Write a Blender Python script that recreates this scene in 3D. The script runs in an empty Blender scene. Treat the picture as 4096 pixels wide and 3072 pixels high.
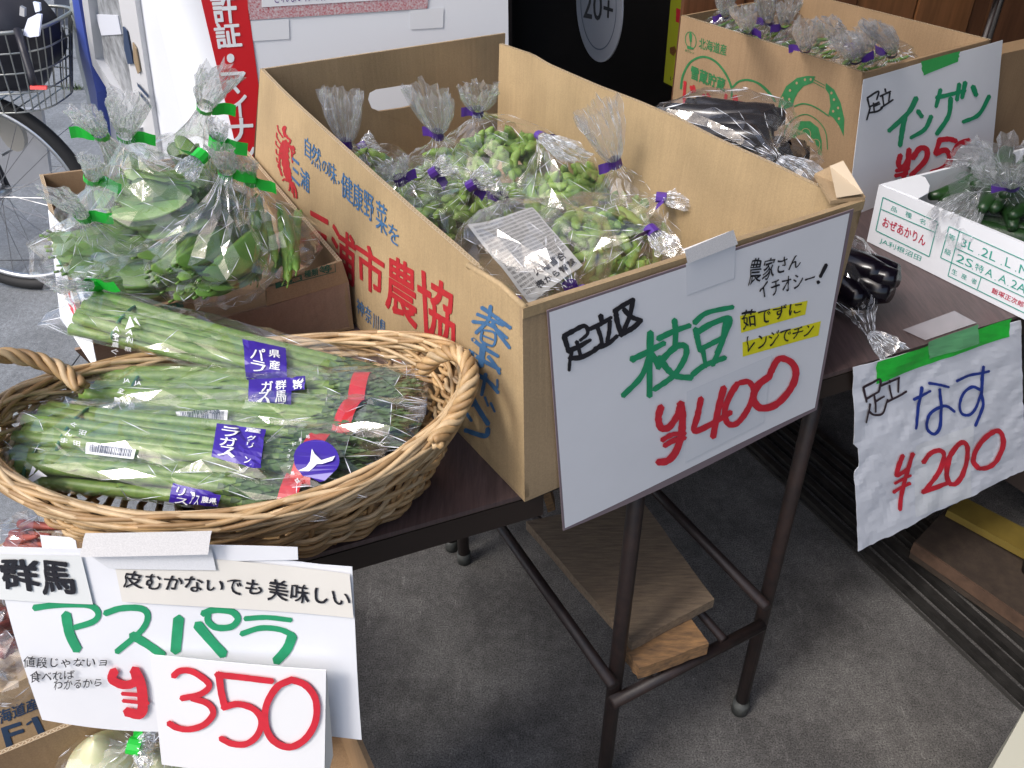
import bpy, bmesh, math, random
import numpy as np
from mathutils import Vector, Matrix, noise
from mathutils.bvhtree import BVHTree
from mathutils.geometry import tessellate_polygon
scene = bpy.context.scene
COL = scene.collection
rad = math.radians
# ------------------------------------------------------------------ camera, sky, sun, exposure
FPX, CX, CY, CAMH = 3313.0, 2048.0, 1536.0, 1.40
pitch, roll = rad(36.3), rad(-0.6)
F = Vector((0, math.cos(pitch), -math.sin(pitch)))
R0 = Vector((1, 0, 0)); U0 = Vector((0, math.sin(pitch), math.cos(pitch)))
R = R0*math.cos(roll) + U0*math.sin(roll); U = U0*math.cos(roll) - R0*math.sin(roll)
CAM = Vector((0, 0, CAMH))
cd = bpy.data.cameras.new('camera'); cam = bpy.data.objects.new('camera', cd); COL.objects.link(cam)
cd.sensor_width = 36; cd.lens = FPX/4096*36; cd.clip_start = 0.02; cd.clip_end = 400
cam.matrix_world = Matrix(((R.x, U.x, -F.x, 0), (R.y, U.y, -F.y, 0), (R.z, U.z, -F.z, CAMH), (0, 0, 0, 1)))
scene.camera = cam
SUN_EL, SUN_AZ = rad(50), rad(-125)        # azimuth from +Y towards +X (negative = left of the view)
world = bpy.data.worlds.new('World'); scene.world = world; world.use_nodes = True
wn = world.node_tree.nodes; wl = world.node_tree.links
sky = wn.new('ShaderNodeTexSky'); sky.sky_type = 'NISHITA'; sky.sun_disc = False
sky.sun_elevation = SUN_EL; sky.sun_rotation = SUN_AZ; sky.air_density = 1.0; sky.dust_density = 3.5; sky.ozone_density = 1.0
hsv = wn.new('ShaderNodeHueSaturation'); hsv.inputs['Saturation'].default_value = 1.0
wl.new(sky.outputs[0], hsv.inputs['Color'])
wl.new(hsv.outputs[0], wn['Background'].inputs[0]); wn['Background'].inputs[1].default_value = 0.15
sd = bpy.data.lights.new('sun', 'SUN'); sd.energy = 1.15; sd.angle = rad(14); sd.color = (1, .985, .96)
sun = bpy.data.objects.new('sun', sd); COL.objects.link(sun)
sdir = Vector((math.sin(SUN_AZ)*math.cos(SUN_EL), math.cos(SUN_AZ)*math.cos(SUN_EL), math.sin(SUN_EL)))
sun.rotation_euler = sdir.to_track_quat('Z', 'Y').to_euler(); sun.location = (-3, 1, 5)
vs = scene.view_settings
vs.view_transform = 'Standard'; vs.look = 'None'; vs.gamma = 1; vs.use_curve_mapping = False; vs.exposure = 0.70
scene.render.engine = 'CYCLES'
cy = scene.cycles
cy.max_bounces = 8; cy.transparent_max_bounces = 40; cy.diffuse_bounces = 4; cy.glossy_bounces = 3; cy.transmission_bounces = 4
cy.use_denoising = True; cy.caustics_reflective = False; cy.caustics_refractive = False; cy.sample_clamp_indirect = 6

# ------------------------------------------------------------------ pixel helpers (photo pixels, 4096 x 3072)
def ray(x, y): return F + R*((x-CX)/FPX) - U*((y-CY)/FPX)
def P(x, y, z):
    d = ray(x, y); return CAM + d*((z-CAMH)/d.z)
def onplane(x, y, p0, n):
    d = ray(x, y); return CAM + d*((Vector(p0)-CAM).dot(n)/d.dot(n))
def zup(x, y, xy):
    "height of the pixel row y on the vertical line over xy"
    best = None
    d = ray(x, y); n = Vector((d.x, d.y, 0)).normalized()
    t = (Vector((xy[0], xy[1], 0)) - Vector((0, 0, 0))).dot(n)/Vector((d.x, d.y, 0)).length
    return CAMH + d.z*t
def Z(ox, oy, k): return lambda x, y: (ox + x/k, oy + y/k)
class Surf:
    "raycast from the camera on a mesh to lay prints on the real surface"
    def __init__(s, verts, faces):
        s.b = BVHTree.FromPolygons([Vector(v) for v in verts], faces); c = sum((Vector(v) for v in verts), Vector())/len(verts); s.last = (c, (CAM-c).normalized())
    def __call__(s, x, y, eps=.0006):
        d = ray(x, y).normalized(); h = s.b.ray_cast(CAM, d)
        if h[0] is None:
            if s.last is None: return None
            p0, n = s.last; p = CAM + d*((p0-CAM).dot(n)/d.dot(n)); return p + n*eps
        n = h[1]
        if n.dot(d) > 0: n = -n
        s.last = (h[0], n)
        return h[0] + n*eps
class Plane:
    def __init__(s, p0, n, wave=None):
        s.p0 = Vector(p0); s.n = Vector(n).normalized()
        if s.n.dot(CAM - s.p0) < 0: s.n = -s.n
        s.wave = wave
    def __call__(s, x, y, eps=.0006):
        p = onplane(x, y, s.p0, s.n)
        w = s.wave(p) if s.wave else 0
        return p + s.n*(eps + w)

# ------------------------------------------------------------------ materials
MATS = {}
def mat(name, col=(.5, .5, .5), rough=.6, metal=0., noise_amt=0., nscale=30., bump=0., bscale=200., spec=.5, coord='Object', stretch=None, col2=None, sheen=0, subs=0):
    if name in MATS: return MATS[name]
    m = bpy.data.materials.new(name); m.use_nodes = True; n = m.node_tree.nodes; l = m.node_tree.links
    b = n['Principled BSDF']; b.inputs['Roughness'].default_value = rough; b.inputs['Metallic'].default_value = metal
    b.inputs['Specular IOR Level'].default_value = spec
    if subs: b.inputs['Subsurface Weight'].default_value = subs; b.inputs['Subsurface Scale'].default_value = .004
    b.inputs['Base Color'].default_value = (*col, 1)
    tc = n.new('ShaderNodeTexCoord'); mp = n.new('ShaderNodeMapping'); l.new(tc.outputs[coord], mp.inputs[0])
    if stretch: mp.inputs['Scale'].default_value = stretch
    if noise_amt or col2:
        t = n.new('ShaderNodeTexNoise'); t.inputs['Scale'].default_value = nscale; t.inputs['Detail'].default_value = 6
        t.inputs['Roughness'].default_value = .62
        l.new(mp.outputs[0], t.inputs['Vector'])
        r = n.new('ShaderNodeValToRGB'); r.color_ramp.elements[0].position = .32; r.color_ramp.elements[1].position = .68
        if col2: a, c = col2, col
        else:
            a = tuple(max(0, x*(1-noise_amt)) for x in col); c = tuple(min(1, x*(1+noise_amt)) for x in col)
        r.color_ramp.elements[0].color = (*a, 1); r.color_ramp.elements[1].color = (*c, 1)
        l.new(t.outputs[0], r.inputs[0]); l.new(r.outputs[0], b.inputs['Base Color'])
    if bump:
        t2 = n.new('ShaderNodeTexNoise'); t2.inputs['Scale'].default_value = bscale; t2.inputs['Detail'].default_value = 5
        l.new(mp.outputs[0], t2.inputs['Vector'])
        bp = n.new('ShaderNodeBump'); bp.inputs['Strength'].default_value = bump; bp.inputs['Distance'].default_value = .002
        l.new(t2.outputs[0], bp.inputs['Height']); l.new(bp.outputs[0], b.inputs['Normal'])
    MATS[name] = m; return m

def cardboard(name, col, dirt=.0):
    "kraft board: fine fibre mottling, faint vertical flute lines, scuffs"
    m = bpy.data.materials.new(name); m.use_nodes = True; n = m.node_tree.nodes; l = m.node_tree.links
    b = n['Principled BSDF']; b.inputs['Roughness'].default_value = .72; b.inputs['Specular IOR Level'].default_value = .25
    tc = n.new('ShaderNodeTexCoord')
    n1 = n.new('ShaderNodeTexNoise'); n1.inputs['Scale'].default_value = 7; n1.inputs['Detail'].default_value = 8
    n2 = n.new('ShaderNodeTexNoise'); n2.inputs['Scale'].default_value = 450; n2.inputs['Detail'].default_value = 3
    mp = n.new('ShaderNodeMapping'); mp.inputs['Scale'].default_value = (180, 180, 5); n3 = n.new('ShaderNodeTexNoise'); n3.inputs['Scale'].default_value = 1.0; n3.inputs['Detail'].default_value = 2
    l.new(tc.outputs['Object'], n1.inputs['Vector']); l.new(tc.outputs['Object'], n2.inputs['Vector'])
    l.new(tc.outputs['Object'], mp.inputs[0]); l.new(mp.outputs[0], n3.inputs['Vector'])
    def mr(src, a, c):
        k = n.new('ShaderNodeMapRange'); k.inputs[1].default_value = .3; k.inputs[2].default_value = .7
        k.inputs[3].default_value = a; k.inputs[4].default_value = c; l.new(src, k.inputs[0]); return k.outputs[0]
    def mul(a, c):
        k = n.new('ShaderNodeMath'); k.operation = 'MULTIPLY'; l.new(a, k.inputs[0]); l.new(c, k.inputs[1]); return k.outputs[0]
    f = mul(mul(mr(n1.outputs[0], .86-dirt, 1.08), mr(n2.outputs[0], .9, 1.08)), mr(n3.outputs[0], .95, 1.04))
    mx = n.new('ShaderNodeVectorMath'); mx.operation = 'SCALE'; mx.inputs[0].default_value = col; l.new(f, mx.inputs['Scale'])
    l.new(mx.outputs[0], b.inputs['Base Color'])
    bp = n.new('ShaderNodeBump'); bp.inputs['Strength'].default_value = .25; bp.inputs['Distance'].default_value = .001
    l.new(n3.outputs[0], bp.inputs['Height']); l.new(bp.outputs[0], b.inputs['Normal'])
    MATS[name] = m; return m

def film(name, refl=.16, gmax=.95, haze=.05, rough=.09, tint=(1, 1, 1), bscale=38., bstr=.55):
    "clear crinkled plastic film: mostly see-through, mirror-like glints on the folds"
    m = bpy.data.materials.new(name); m.use_nodes = True; n = m.node_tree.nodes; l = m.node_tree.links
    for x in list(n): n.remove(x)
    o = n.new('ShaderNodeOutputMaterial')
    tr = n.new('ShaderNodeBsdfTransparent'); tr.inputs[0].default_value = (*tint, 1)
    gl = n.new('ShaderNodeBsdfGlossy'); gl.inputs['Roughness'].default_value = rough; gl.inputs['Color'].default_value = (1, 1, 1, 1)
    tl = n.new('ShaderNodeBsdfTranslucent'); df = n.new('ShaderNodeBsdfDiffuse'); df.inputs[0].default_value = (.9, .92, .95, 1); tl.inputs[0].default_value = (.9, .92, .95, 1)
    tc = n.new('ShaderNodeTexCoord'); n1 = n.new('ShaderNodeTexNoise'); n1.inputs['Scale'].default_value = bscale; n1.inputs['Detail'].default_value = 3
    n1.inputs['Distortion'].default_value = 1.2
    v1 = n.new('ShaderNodeTexVoronoi'); v1.inputs['Scale'].default_value = bscale*1.4
    l.new(tc.outputs['Object'], n1.inputs['Vector']); l.new(n1.outputs[1], v1.inputs['Vector']) if False else l.new(tc.outputs['Object'], v1.inputs['Vector'])
    ad = n.new('ShaderNodeMath'); ad.operation = 'ADD'; l.new(n1.outputs[0], ad.inputs[0]); l.new(v1.outputs[0], ad.inputs[1])
    bp = n.new('ShaderNodeBump'); bp.inputs['Strength'].default_value = bstr; bp.inputs['Distance'].default_value = .004
    l.new(ad.outputs[0], bp.inputs['Height']); l.new(bp.outputs[0], gl.inputs['Normal'])
    lw = n.new('ShaderNodeLayerWeight'); lw.inputs['Blend'].default_value = .28; l.new(bp.outputs[0], lw.inputs['Normal'])
    mr = n.new('ShaderNodeMapRange'); mr.inputs[3].default_value = refl; mr.inputs[4].default_value = gmax; l.new(lw.outputs['Facing'], mr.inputs[0])
    mr.inputs[1].default_value = .15; mr.inputs[2].default_value = 1.0
    m1 = n.new('ShaderNodeMixShader'); l.new(mr.outputs[0], m1.inputs[0]); l.new(tr.outputs[0], m1.inputs[1]); l.new(gl.outputs[0], m1.inputs[2])
    ms = n.new('ShaderNodeMixShader'); ms.inputs[0].default_value = .5; l.new(df.outputs[0], ms.inputs[1]); l.new(tl.outputs[0], ms.inputs[2])
    m2 = n.new('ShaderNodeMixShader'); m2.inputs[0].default_value = haze; l.new(m1.outputs[0], m2.inputs[1]); l.new(ms.outputs[0], m2.inputs[2])
    l.new(m2.outputs[0], o.inputs[0]); MATS[name] = m; return m

KRAFT = cardboard('kraft_board', (.425, .308, .17), .07)
KRAFT2 = cardboard('kraft_board_dull', (.37, .265, .155), .06)
KRAFT3 = cardboard('kraft_board_brown', (.33, .22, .125))
FLUTE = mat('flute_edge', (.30, .21, .12), .9, noise_amt=.3, nscale=300)
LINER = mat('liner_edge', (.55, .43, .28), .85)
FILM = film('clear_film', refl=.075, gmax=.68, haze=.04, bstr=.14, bscale=40., rough=.08)
FILML = film('sky_lit_film', refl=.075, gmax=.65, haze=.03, bstr=.14, bscale=40., rough=.09)
CREASE_GLINT = mat('film_fold', (.86, .89, .95), .15, spec=.9)  # near-white colour for the glints along film creases
FILM2 = film('thin_film', refl=.065, gmax=.75, haze=.025, bstr=.12, bscale=30., rough=.08)
FILMW = film('bunched_film', refl=.12, gmax=.5, haze=.17, rough=.08, bscale=60, bstr=.12)
PAPER = mat('white_paper', (.78, .79, .82), .55, noise_amt=.02, nscale=8, bump=.05, bscale=60)
PAPERY = mat('yellowed_paper', (.75, .72, .66), .6, noise_amt=.03, nscale=12)
LAMIN = mat('laminate_edge', (.22, .17, .19), .25)
BLACK = mat('black_marker', (.012, .012, .018), .5)
GREENM = mat('green_marker', (.015, .30, .13), .5, noise_amt=.10, nscale=60)
REDM = mat('red_marker', (.62, .02, .04), .5, noise_amt=.10, nscale=60)
BLUEM = mat('blue_marker', (.012, .04, .28), .5, noise_amt=.1, nscale=60)
YELM = mat('yellow_highlighter', (.80, .74, .015), .6, noise_amt=.05, nscale=40)
REDP = mat('red_print', (.40, .016, .022), .65, noise_amt=.12, nscale=90)
BLUEP = mat('blue_print', (.045, .13, .27), .65, noise_amt=.15, nscale=90)
GREENP = mat('green_print', (.025, .17, .055), .65, noise_amt=.15, nscale=90)
TEALP = mat('teal_print', (.03, .30, .24), .6)
NAVY = mat('navy_print', (.02, .04, .09), .65)
TGREEN = mat('green_tape', (.02, .55, .05), .35, noise_amt=.08, nscale=50)
TGREEN2 = mat('green_masking_tape', (.05, .42, .10), .5, noise_amt=.06, nscale=50)
TPURP = mat('purple_tape', (.09, .035, .27), .35, noise_amt=.1, nscale=50)
LPURP = mat('purple_print', (.045, .018, .30), .35)
WHITEP = mat('white_print', (.85, .86, .88), .5)
REDT = mat('red_band', (.60, .012, .02), .4, noise_amt=.1, nscale=40)
CLOTHT = mat('cloth_tape', (.80, .78, .77), .6, noise_amt=.10, nscale=700)

# ------------------------------------------------------------------ mesh helpers
def setp(o, label=None, cat=None, group=None, kind=None):
    for k, v in (('label', label), ('category', cat), ('group', group), ('kind', kind)):
        if v: o[k] = v
    return o
def E_(name, loc, label, cat, group=None):
    o = bpy.data.objects.new(name, None); COL.objects.link(o); o.location = loc; o.empty_display_size = .02
    return setp(o, label, cat, group)
def mk(name, verts, faces, m=None, parent=None, smooth=False, mats=None, mi=None, base=None):
    me = bpy.data.meshes.new(name)
    off = Vector((0, 0, 0))
    q = parent
    while q is not None: off += q.location; q = q.parent
    if parent is None and base is not None: off = Vector(base)
    me.from_pydata([tuple(Vector(v)-off) for v in verts], [], [tuple(f) for f in faces])
    for mm in (mats or [m]): me.materials.append(mm)
    if mi is not None: me.polygons.foreach_set('material_index', mi)
    if smooth: me.polygons.foreach_set('use_smooth', [True]*len(me.polygons))
    me.update()
    o = bpy.data.objects.new(name, me); COL.objects.link(o)
    if parent is not None: o.parent = parent
    elif base is not None: o.location = base
    return o
class MB:
    def __init__(s): s.v = []; s.f = []
    def add(s, v, f):
        k = len(s.v); s.v += [Vector(x) for x in v]; s.f += [tuple(i+k for i in q) for q in f]; return s
    def box(s, c, size, rot=None):
        c = Vector(c); h = Vector(size)/2; vs_ = []
        for a in (-1, 1):
            for b in (-1, 1):
                for d in (-1, 1):
                    p = Vector((a*h.x, b*h.y, d*h.z)); vs_.append((rot @ p if rot else p) + c)
        return s.add(vs_, [(0, 1, 3, 2), (4, 6, 7, 5), (0, 4, 5, 1), (2, 3, 7, 6), (0, 2, 6, 4), (1, 5, 7, 3)])
    def prism(s, pts, thick):
        "closed polygon of 3-D points extruded by the vector thick"
        n = len(pts); t = Vector(thick); pts = [Vector(p) for p in pts]
        tri = tessellate_polygon([pts])
        v = pts + [p+t for p in pts]
        f = [tuple(q) for q in tri] + [tuple(i+n for i in reversed(q)) for q in tri] + [(i, (i+1) % n, (i+1) % n+n, i+n) for i in range(n)]
        return s.add(v, f)
    def tube(s, pts, r, seg=6, closed=False, cap=True):
        v, f = tube(pts, r, seg, closed, cap); return s.add(v, f)
    def mk(s, name, m, parent=None, smooth=False, base=None): return mk(name, s.v, s.f, m, parent, smooth, base=base)
def tube(pts, r, seg=6, closed=False, cap=True):
    pts = [Vector(p) for p in pts]; n = len(pts); v = []; f = []
    up = Vector((0, 0, 1)); prev = None
    for i in range(n):
        if closed: t = pts[(i+1) % n]-pts[i-1]
        else: t = pts[min(i+1, n-1)]-pts[max(i-1, 0)]
        t.normalize()
        if prev is None:
            a = t.cross(up)
            if a.length < .1: a = t.cross(Vector((1, 0, 0)))
        else: a = prev - t*prev.dot(t)
        a.normalize(); prev = a; b = t.cross(a)
        rr = r[i] if hasattr(r, '__len__') else r
        for k in range(seg):
            w = 2*math.pi*k/seg; v.append(pts[i] + (a*math.cos(w)+b*math.sin(w))*rr)
    for i in range(n if closed else n-1):
        j = (i+1) % n
        for k in range(seg):
            k2 = (k+1) % seg; f.append((i*seg+k, i*seg+k2, j*seg+k2, j*seg+k))
    if cap and not closed:
        f.append(tuple(reversed(range(seg)))); f.append(tuple((n-1)*seg+k for k in range(seg)))
    return v, f
def lerp(a, b, t): return a*(1-t) + b*t
def poly_at(pts, u):
    "point at fraction u of a polyline"
    pts = [Vector(p) for p in pts]; L = [0]
    for a, b in zip(pts, pts[1:]): L.append(L[-1]+(b-a).length)
    d = u*L[-1]
    for i in range(len(pts)-1):
        if d <= L[i+1] or i == len(pts)-2: return lerp(pts[i], pts[i+1], (d-L[i])/max(1e-9, L[i+1]-L[i]))
def sheet(top, bot, nu, nv, thick, bulge=0, wob=0, seed=0):
    "wall between two polylines with thickness vector; returns verts, faces (outer grid first)"
    th = Vector(thick); nrm = th.normalized(); v = []; f = []
    for j in range(nv+1):
        for i in range(nu+1):
            u, w = i/nu, j/nv
            p = lerp(poly_at(top, u), poly_at(bot, u), w)
            p = p - nrm*(bulge*math.sin(math.pi*u)*math.sin(math.pi*w)) + nrm*wob*noise.noise(p*7+Vector((seed, 0, 0)))
            v.append(p)
    N = len(v); v += [p+th for p in v]
    W = nu+1
    for j in range(nv):
        for i in range(nu):
            a = j*W+i; f.append((a, a+1, a+W+1, a+W)); f.append((N+a, N+a+W, N+a+W+1, N+a+1))
    for i in range(nu):
        f.append((i, N+i, N+i+1, i+1)); a = nv*W+i; f.append((a, a+1, N+a+1, N+a))
    for j in range(nv):
        a = j*W; f.append((a, a+W, N+a+W, N+a)); a = j*W+nu; f.append((a, N+a, N+a+W, a+W))
    return v, f
def flutes(top, thick, parent, pitch_=.0075, up=.0004):
    "zig-zag corrugation showing on the cut edge of the board"
    pts = [Vector(p) for p in top]; L = sum((b-a).length for a, b in zip(pts, pts[1:])); n = int(L/pitch_); th = Vector(thick)
    mb = MB(); z = Vector((0, 0, up)); k = th.normalized()*.0006
    for s_ in (0, 1):
        q = [poly_at(pts, i/40)+z+(th*s_ + (k if s_ == 0 else -k)*.0) for i in range(41)]
        w = k*(1 if s_ == 0 else -1)*1.6
        for a, b in zip(q, q[1:]): mb.add([a, b, b+w, a+w], [(0, 1, 2, 3)])
    for i in range(n*2):
        a = poly_at(pts, i/(2*n)); b = poly_at(pts, (i+1)/(2*n)); d = (b-a).normalized()*.0009
        p, q = (a+th*.1, b+th*.9) if i % 2 else (a+th*.9, b+th*.1)
        mb.add([p+z-d, p+z+d, q+z+d, q+z-d], [(0, 1, 2, 3)])
    return mb.mk('corrugated_edge', LINER, parent)
WSC = 1.0
_tc = {}
def textmesh(s, bold=0.0):
    if (s, bold) in _tc: return _tc[(s, bold)]
    c = bpy.data.curves.new('t', 'FONT'); c.body = s; c.size = 1; c.resolution_u = 3; c.fill_mode = 'FRONT'; c.offset = bold
    c.dimensions = '2D'
    o = bpy.data.objects.new('t', c); COL.objects.link(o)
    me = bpy.data.meshes.new_from_object(o, depsgraph=bpy.context.evaluated_depsgraph_get()) if False else bpy.data.meshes.new_from_object(o)
    V_ = np.array([v.co[:2] for v in me.vertices]); Fc = [tuple(p.vertices) for p in me.polygons]
    bpy.data.objects.remove(o); bpy.data.meshes.remove(me); bpy.data.curves.remove(c)
    if len(V_):
        lo = V_.min(0); hi = V_.max(0); V_ = (V_-lo)/np.maximum(hi-lo, 1e-6)
    _tc[(s, bold)] = (V_, Fc); return _tc[(s, bold)]
def quadpx(q, u, v):
    (a, b), (c, d), (e, f_), (g, h) = q      # TL TR BR BL ; v=1 is the top
    tx, ty = a*(1-u)+c*u, b*(1-u)+d*u; bx, by = g*(1-u)+e*u, h*(1-u)+f_*u
    return tx*v+bx*(1-v), ty*v+by*(1-v)
def text(s, q, surf, m, parent, name='lettering', bold=0.0, eps=.0007, conv=None, mesh_to=None, hand=0):
    if conv: q = [conv(*p) for p in q]
    V_, Fc = textmesh(s, 0.0)
    if hand:
        k_ = len(s); V_ = [(u+hand*.35/k_*noise.noise(Vector((u*k_*1.1, v*2.2, 7)))+.10*hand*(v-.5)/k_, v+hand*.30*noise.noise(Vector((u*k_*.8, v*1.5, 3)))+hand*.10*noise.noise(Vector((u*k_*3, v*5, 9)))) for u, v in V_]
    if bold > 0:
        b_ = bold*.62; n_ = max(1, len(s)); big = []; bigf = []
        for k_, (ox, oy) in enumerate(((0, 0), (1, .3), (-1, -.3), (.3, 1), (-.3, -1), (.8, -.8), (-.8, .8), (.8, .8), (-.8, -.8))):
            o_ = len(big); big += [surf(*quadpx(q, u+ox*b_/n_, v+oy*b_), eps+k_*.00003) for u, v in V_]; bigf += [tuple(i+o_ for i in f_) for f_ in Fc]
        vs_, Fc = big, bigf
    else: vs_ = [surf(*quadpx(q, u, v), eps) for u, v in V_]
    if mesh_to is not None: mesh_to.add(vs_, Fc); return
    return mk(name, vs_, Fc, m, parent)
def charq(x, y, w, h, m_, sk=0): return [(x, y), (x+w, y+m_*w), (x+w+sk, y+m_*w+h), (x+sk, y+h)]
def smooth_pts(pts, n=6):
    if len(pts) < 3: return [tuple(np.array(pts[0])*(1-t)+np.array(pts[-1])*t) for t in np.linspace(0, 1, 5)]
    out = []; p = [np.array(a, float) for a in pts]
    for i in range(len(p)-1):
        p0 = p[i-1] if i else 2*p[0]-p[1]; p3 = p[i+2] if i+2 < len(p) else 2*p[-1]-p[-2]; p1, p2 = p[i], p[i+1]
        for t in np.linspace(0, 1, n, endpoint=False):
            out.append(tuple(.5*((2*p1)+(-p0+p2)*t+(2*p0-5*p1+4*p2-p3)*t*t+(-p0+3*p1-3*p2+p3)*t**3)))
    out.append(tuple(p[-1])); return out
def strokes(lst, w, surf, m, parent, conv, name='brush_lettering', eps=.0008, taper=0.15, seed=1, jag=.10):
    "hand-painted marker strokes laid on a surface"
    mb = MB(); rnd = random.Random(seed)
    for k, st in enumerate(lst):
        ww = w
        if isinstance(st, tuple) and not isinstance(st[0], tuple): ww, st = st[0], st[1]
        pts = [conv(*p) for p in smooth_pts(st)]; wpx = WSC*ww*(conv(1, 0)[0]-conv(0, 0)[0])/2
        n = len(pts); L = []; Rr = []
        for i, p in enumerate(pts):
            a = np.array(pts[max(0, i-1)]); b = np.array(pts[min(n-1, i+1)]); d = b-a; d = d/max(1e-6, np.linalg.norm(d)); nn = np.array((-d[1], d[0]))
            t = i/(n-1); wi = wpx*(1 - taper*t)*(1+rnd.uniform(-jag, jag))
            c = np.array(p); L.append(c+nn*wi); Rr.append(c-nn*wi)
        # rounded ends
        d0 = np.array(pts[0])-np.array(pts[1]); d0 /= np.linalg.norm(d0); d1 = np.array(pts[-1])-np.array(pts[-2]); d1 /= np.linalg.norm(d1)
        e = eps + k*.00003
        vs_ = [surf(*p, e) for p in L] + [surf(*p, e) for p in Rr] + [surf(*(np.array(pts[0])+d0*wpx*.7), e), surf(*(np.array(pts[-1])+d1*wpx*.6), e)]
        f = [(i, i+1, n+i+1, n+i) for i in range(n-1)] + [(0, n, 2*n), (n-1, 2*n+1, 2*n-1)]
        mb.add(vs_, f)
    return mb.mk(name, m, parent)
def patch(q, surf, m, parent, name='patch', conv=None, nu=6, nv=6, eps=.0005, rag=0, seed=0):
    "flat piece laid on a surface (tape, label, bar)"
    if conv: q = [conv(*p) for p in q]
    rnd = random.Random(seed); vs_ = []
    for j in range(nv+1):
        for i in range(nu+1):
            x, y = quadpx(q, i/nu, 1-j/nv)
            if rag and (i in (0, nu)): x += rnd.uniform(-rag, rag)
            vs_.append(surf(x, y, eps))
    f = [(j*(nu+1)+i, j*(nu+1)+i+1, (j+1)*(nu+1)+i+1, (j+1)*(nu+1)+i) for j in range(nv) for i in range(nu)]
    return mk(name, vs_, f, m, parent)
def fillpoly(pts, surf, m, parent, name='print', conv=None, eps=.0006):
    if conv: pts = [conv(*p) for p in pts]
    w = [surf(x, y, eps) for x, y in pts]
    tri = tessellate_polygon([[Vector((x, y, 0)) for x, y in pts]])
    return mk(name, w, [tuple(t) for t in tri], m, parent)
def frame_of(d):
    d = d.normalized(); a = d.cross(Vector((0, 0, 1)))
    if a.length < .15: a = Vector((1, 0, 0)) - d*d.x
    a.normalize(); return a, d.cross(a).normalized()
T = .72          # table top height
#@@BODY
# ------------------------------------------------------------------ ground, street slabs, floor
def ground_mat(name, c1, c2, scale=6, speck=.35, rough=.85, bump=.4, dark=None):
    m = bpy.data.materials.new(name); m.use_nodes = True; n = m.node_tree.nodes; l = m.node_tree.links
    b = n['Principled BSDF']; b.inputs['Roughness'].default_value = rough; b.inputs['Specular IOR Level'].default_value = .3
    tc = n.new('ShaderNodeTexCoord')
    a1 = n.new('ShaderNodeTexNoise'); a1.inputs['Scale'].default_value = scale; a1.inputs['Detail'].default_value = 9; a1.inputs['Roughness'].default_value = .65
    a2 = n.new('ShaderNodeTexNoise'); a2.inputs['Scale'].default_value = 330; a2.inputs['Detail'].default_value = 4; a2.inputs['Roughness'].default_value = .7
    r = n.new('ShaderNodeValToRGB'); r.color_ramp.elements[0].position = .36; r.color_ramp.elements[1].position = .66
    r.color_ramp.elements[0].color = (*c1, 1); r.color_ramp.elements[1].color = (*c2, 1)
    k = n.new('ShaderNodeMapRange'); k.inputs[1].default_value = .33; k.inputs[2].default_value = .70; k.inputs[3].default_value = 1-speck; k.inputs[4].default_value = 1+speck*1.3
    a3 = n.new('ShaderNodeTexNoise'); a3.inputs['Scale'].default_value = 60; a3.inputs['Detail'].default_value = 5
    k3 = n.new('ShaderNodeMapRange'); k3.inputs[1].default_value = .3; k3.inputs[2].default_value = .7; k3.inputs[3].default_value = .82; k3.inputs[4].default_value = 1.15
    # pale scuffs
    mp = n.new('ShaderNodeMapping'); mp.inputs['Scale'].default_value = (14, 3, 1); mp.inputs['Rotation'].default_value = (0, 0, .9)
    a4 = n.new('ShaderNodeTexNoise'); a4.inputs['Scale'].default_value = 2.2; a4.inputs['Detail'].default_value = 10; a4.inputs['Roughness'].default_value = .8
    k4 = n.new('ShaderNodeMapRange'); k4.inputs[1].default_value = .58; k4.inputs[2].default_value = .75; k4.inputs[3].default_value = 1; k4.inputs[4].default_value = 2.6
    for q in (a1, a2, a3): l.new(tc.outputs['Object'], q.inputs['Vector'])
    l.new(tc.outputs['Object'], mp.inputs[0]); l.new(mp.outputs[0], a4.inputs['Vector'])
    l.new(a1.outputs[0], r.inputs[0]); l.new(a2.outputs[0], k.inputs[0]); l.new(a3.outputs[0], k3.inputs[0]); l.new(a4.outputs[0], k4.inputs[0])
    w1 = n.new('ShaderNodeMath'); w1.operation = 'MULTIPLY'; l.new(k.outputs[0], w1.inputs[0]); l.new(k3.outputs[0], w1.inputs[1])
    w2 = n.new('ShaderNodeMath'); w2.operation = 'MULTIPLY'; l.new(w1.outputs[0], w2.inputs[0]); l.new(k4.outputs[0], w2.inputs[1])
    s = n.new('ShaderNodeVectorMath'); s.operation = 'SCALE'; l.new(r.outputs[0], s.inputs[0]); l.new(w2.outputs[0], s.inputs['Scale']); l.new(s.outputs[0], b.inputs['Base Color'])
    bp = n.new('ShaderNodeBump'); bp.inputs['Strength'].default_value = bump; bp.inputs['Distance'].default_value = .002; l.new(a2.outputs[0], bp.inputs['Height']); l.new(bp.outputs[0], b.inputs['Normal'])
    MATS[name] = m; return m
CONC = ground_mat('worn_concrete', (.058, .055, .053), (.125, .119, .113), 5, .7)
PAVE = ground_mat('street_concrete', (.15, .16, .17), (.22, .235, .25), 4, .38)
JOINT = mat('joint_dirt', (.045, .045, .045), .95, noise_amt=.3, nscale=60)
g = mk('ground', [(-40, -40, -.03), (40, -40, -.03), (40, 60, -.03), (-40, 60, -.03)], [(0, 1, 2, 3)], JOINT); g['kind'] = 'structure'
fl = MB(); fl.box((1.70, 1.5, -.014), (4.2, 9.0, .028)); floor = fl.mk('floor', CONC); floor['kind'] = 'structure'
pav = bpy.data.objects.new('pavement', None); COL.objects.link(pav); pav['kind'] = 'structure'
rnd = random.Random(5)
sx = .90
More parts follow.
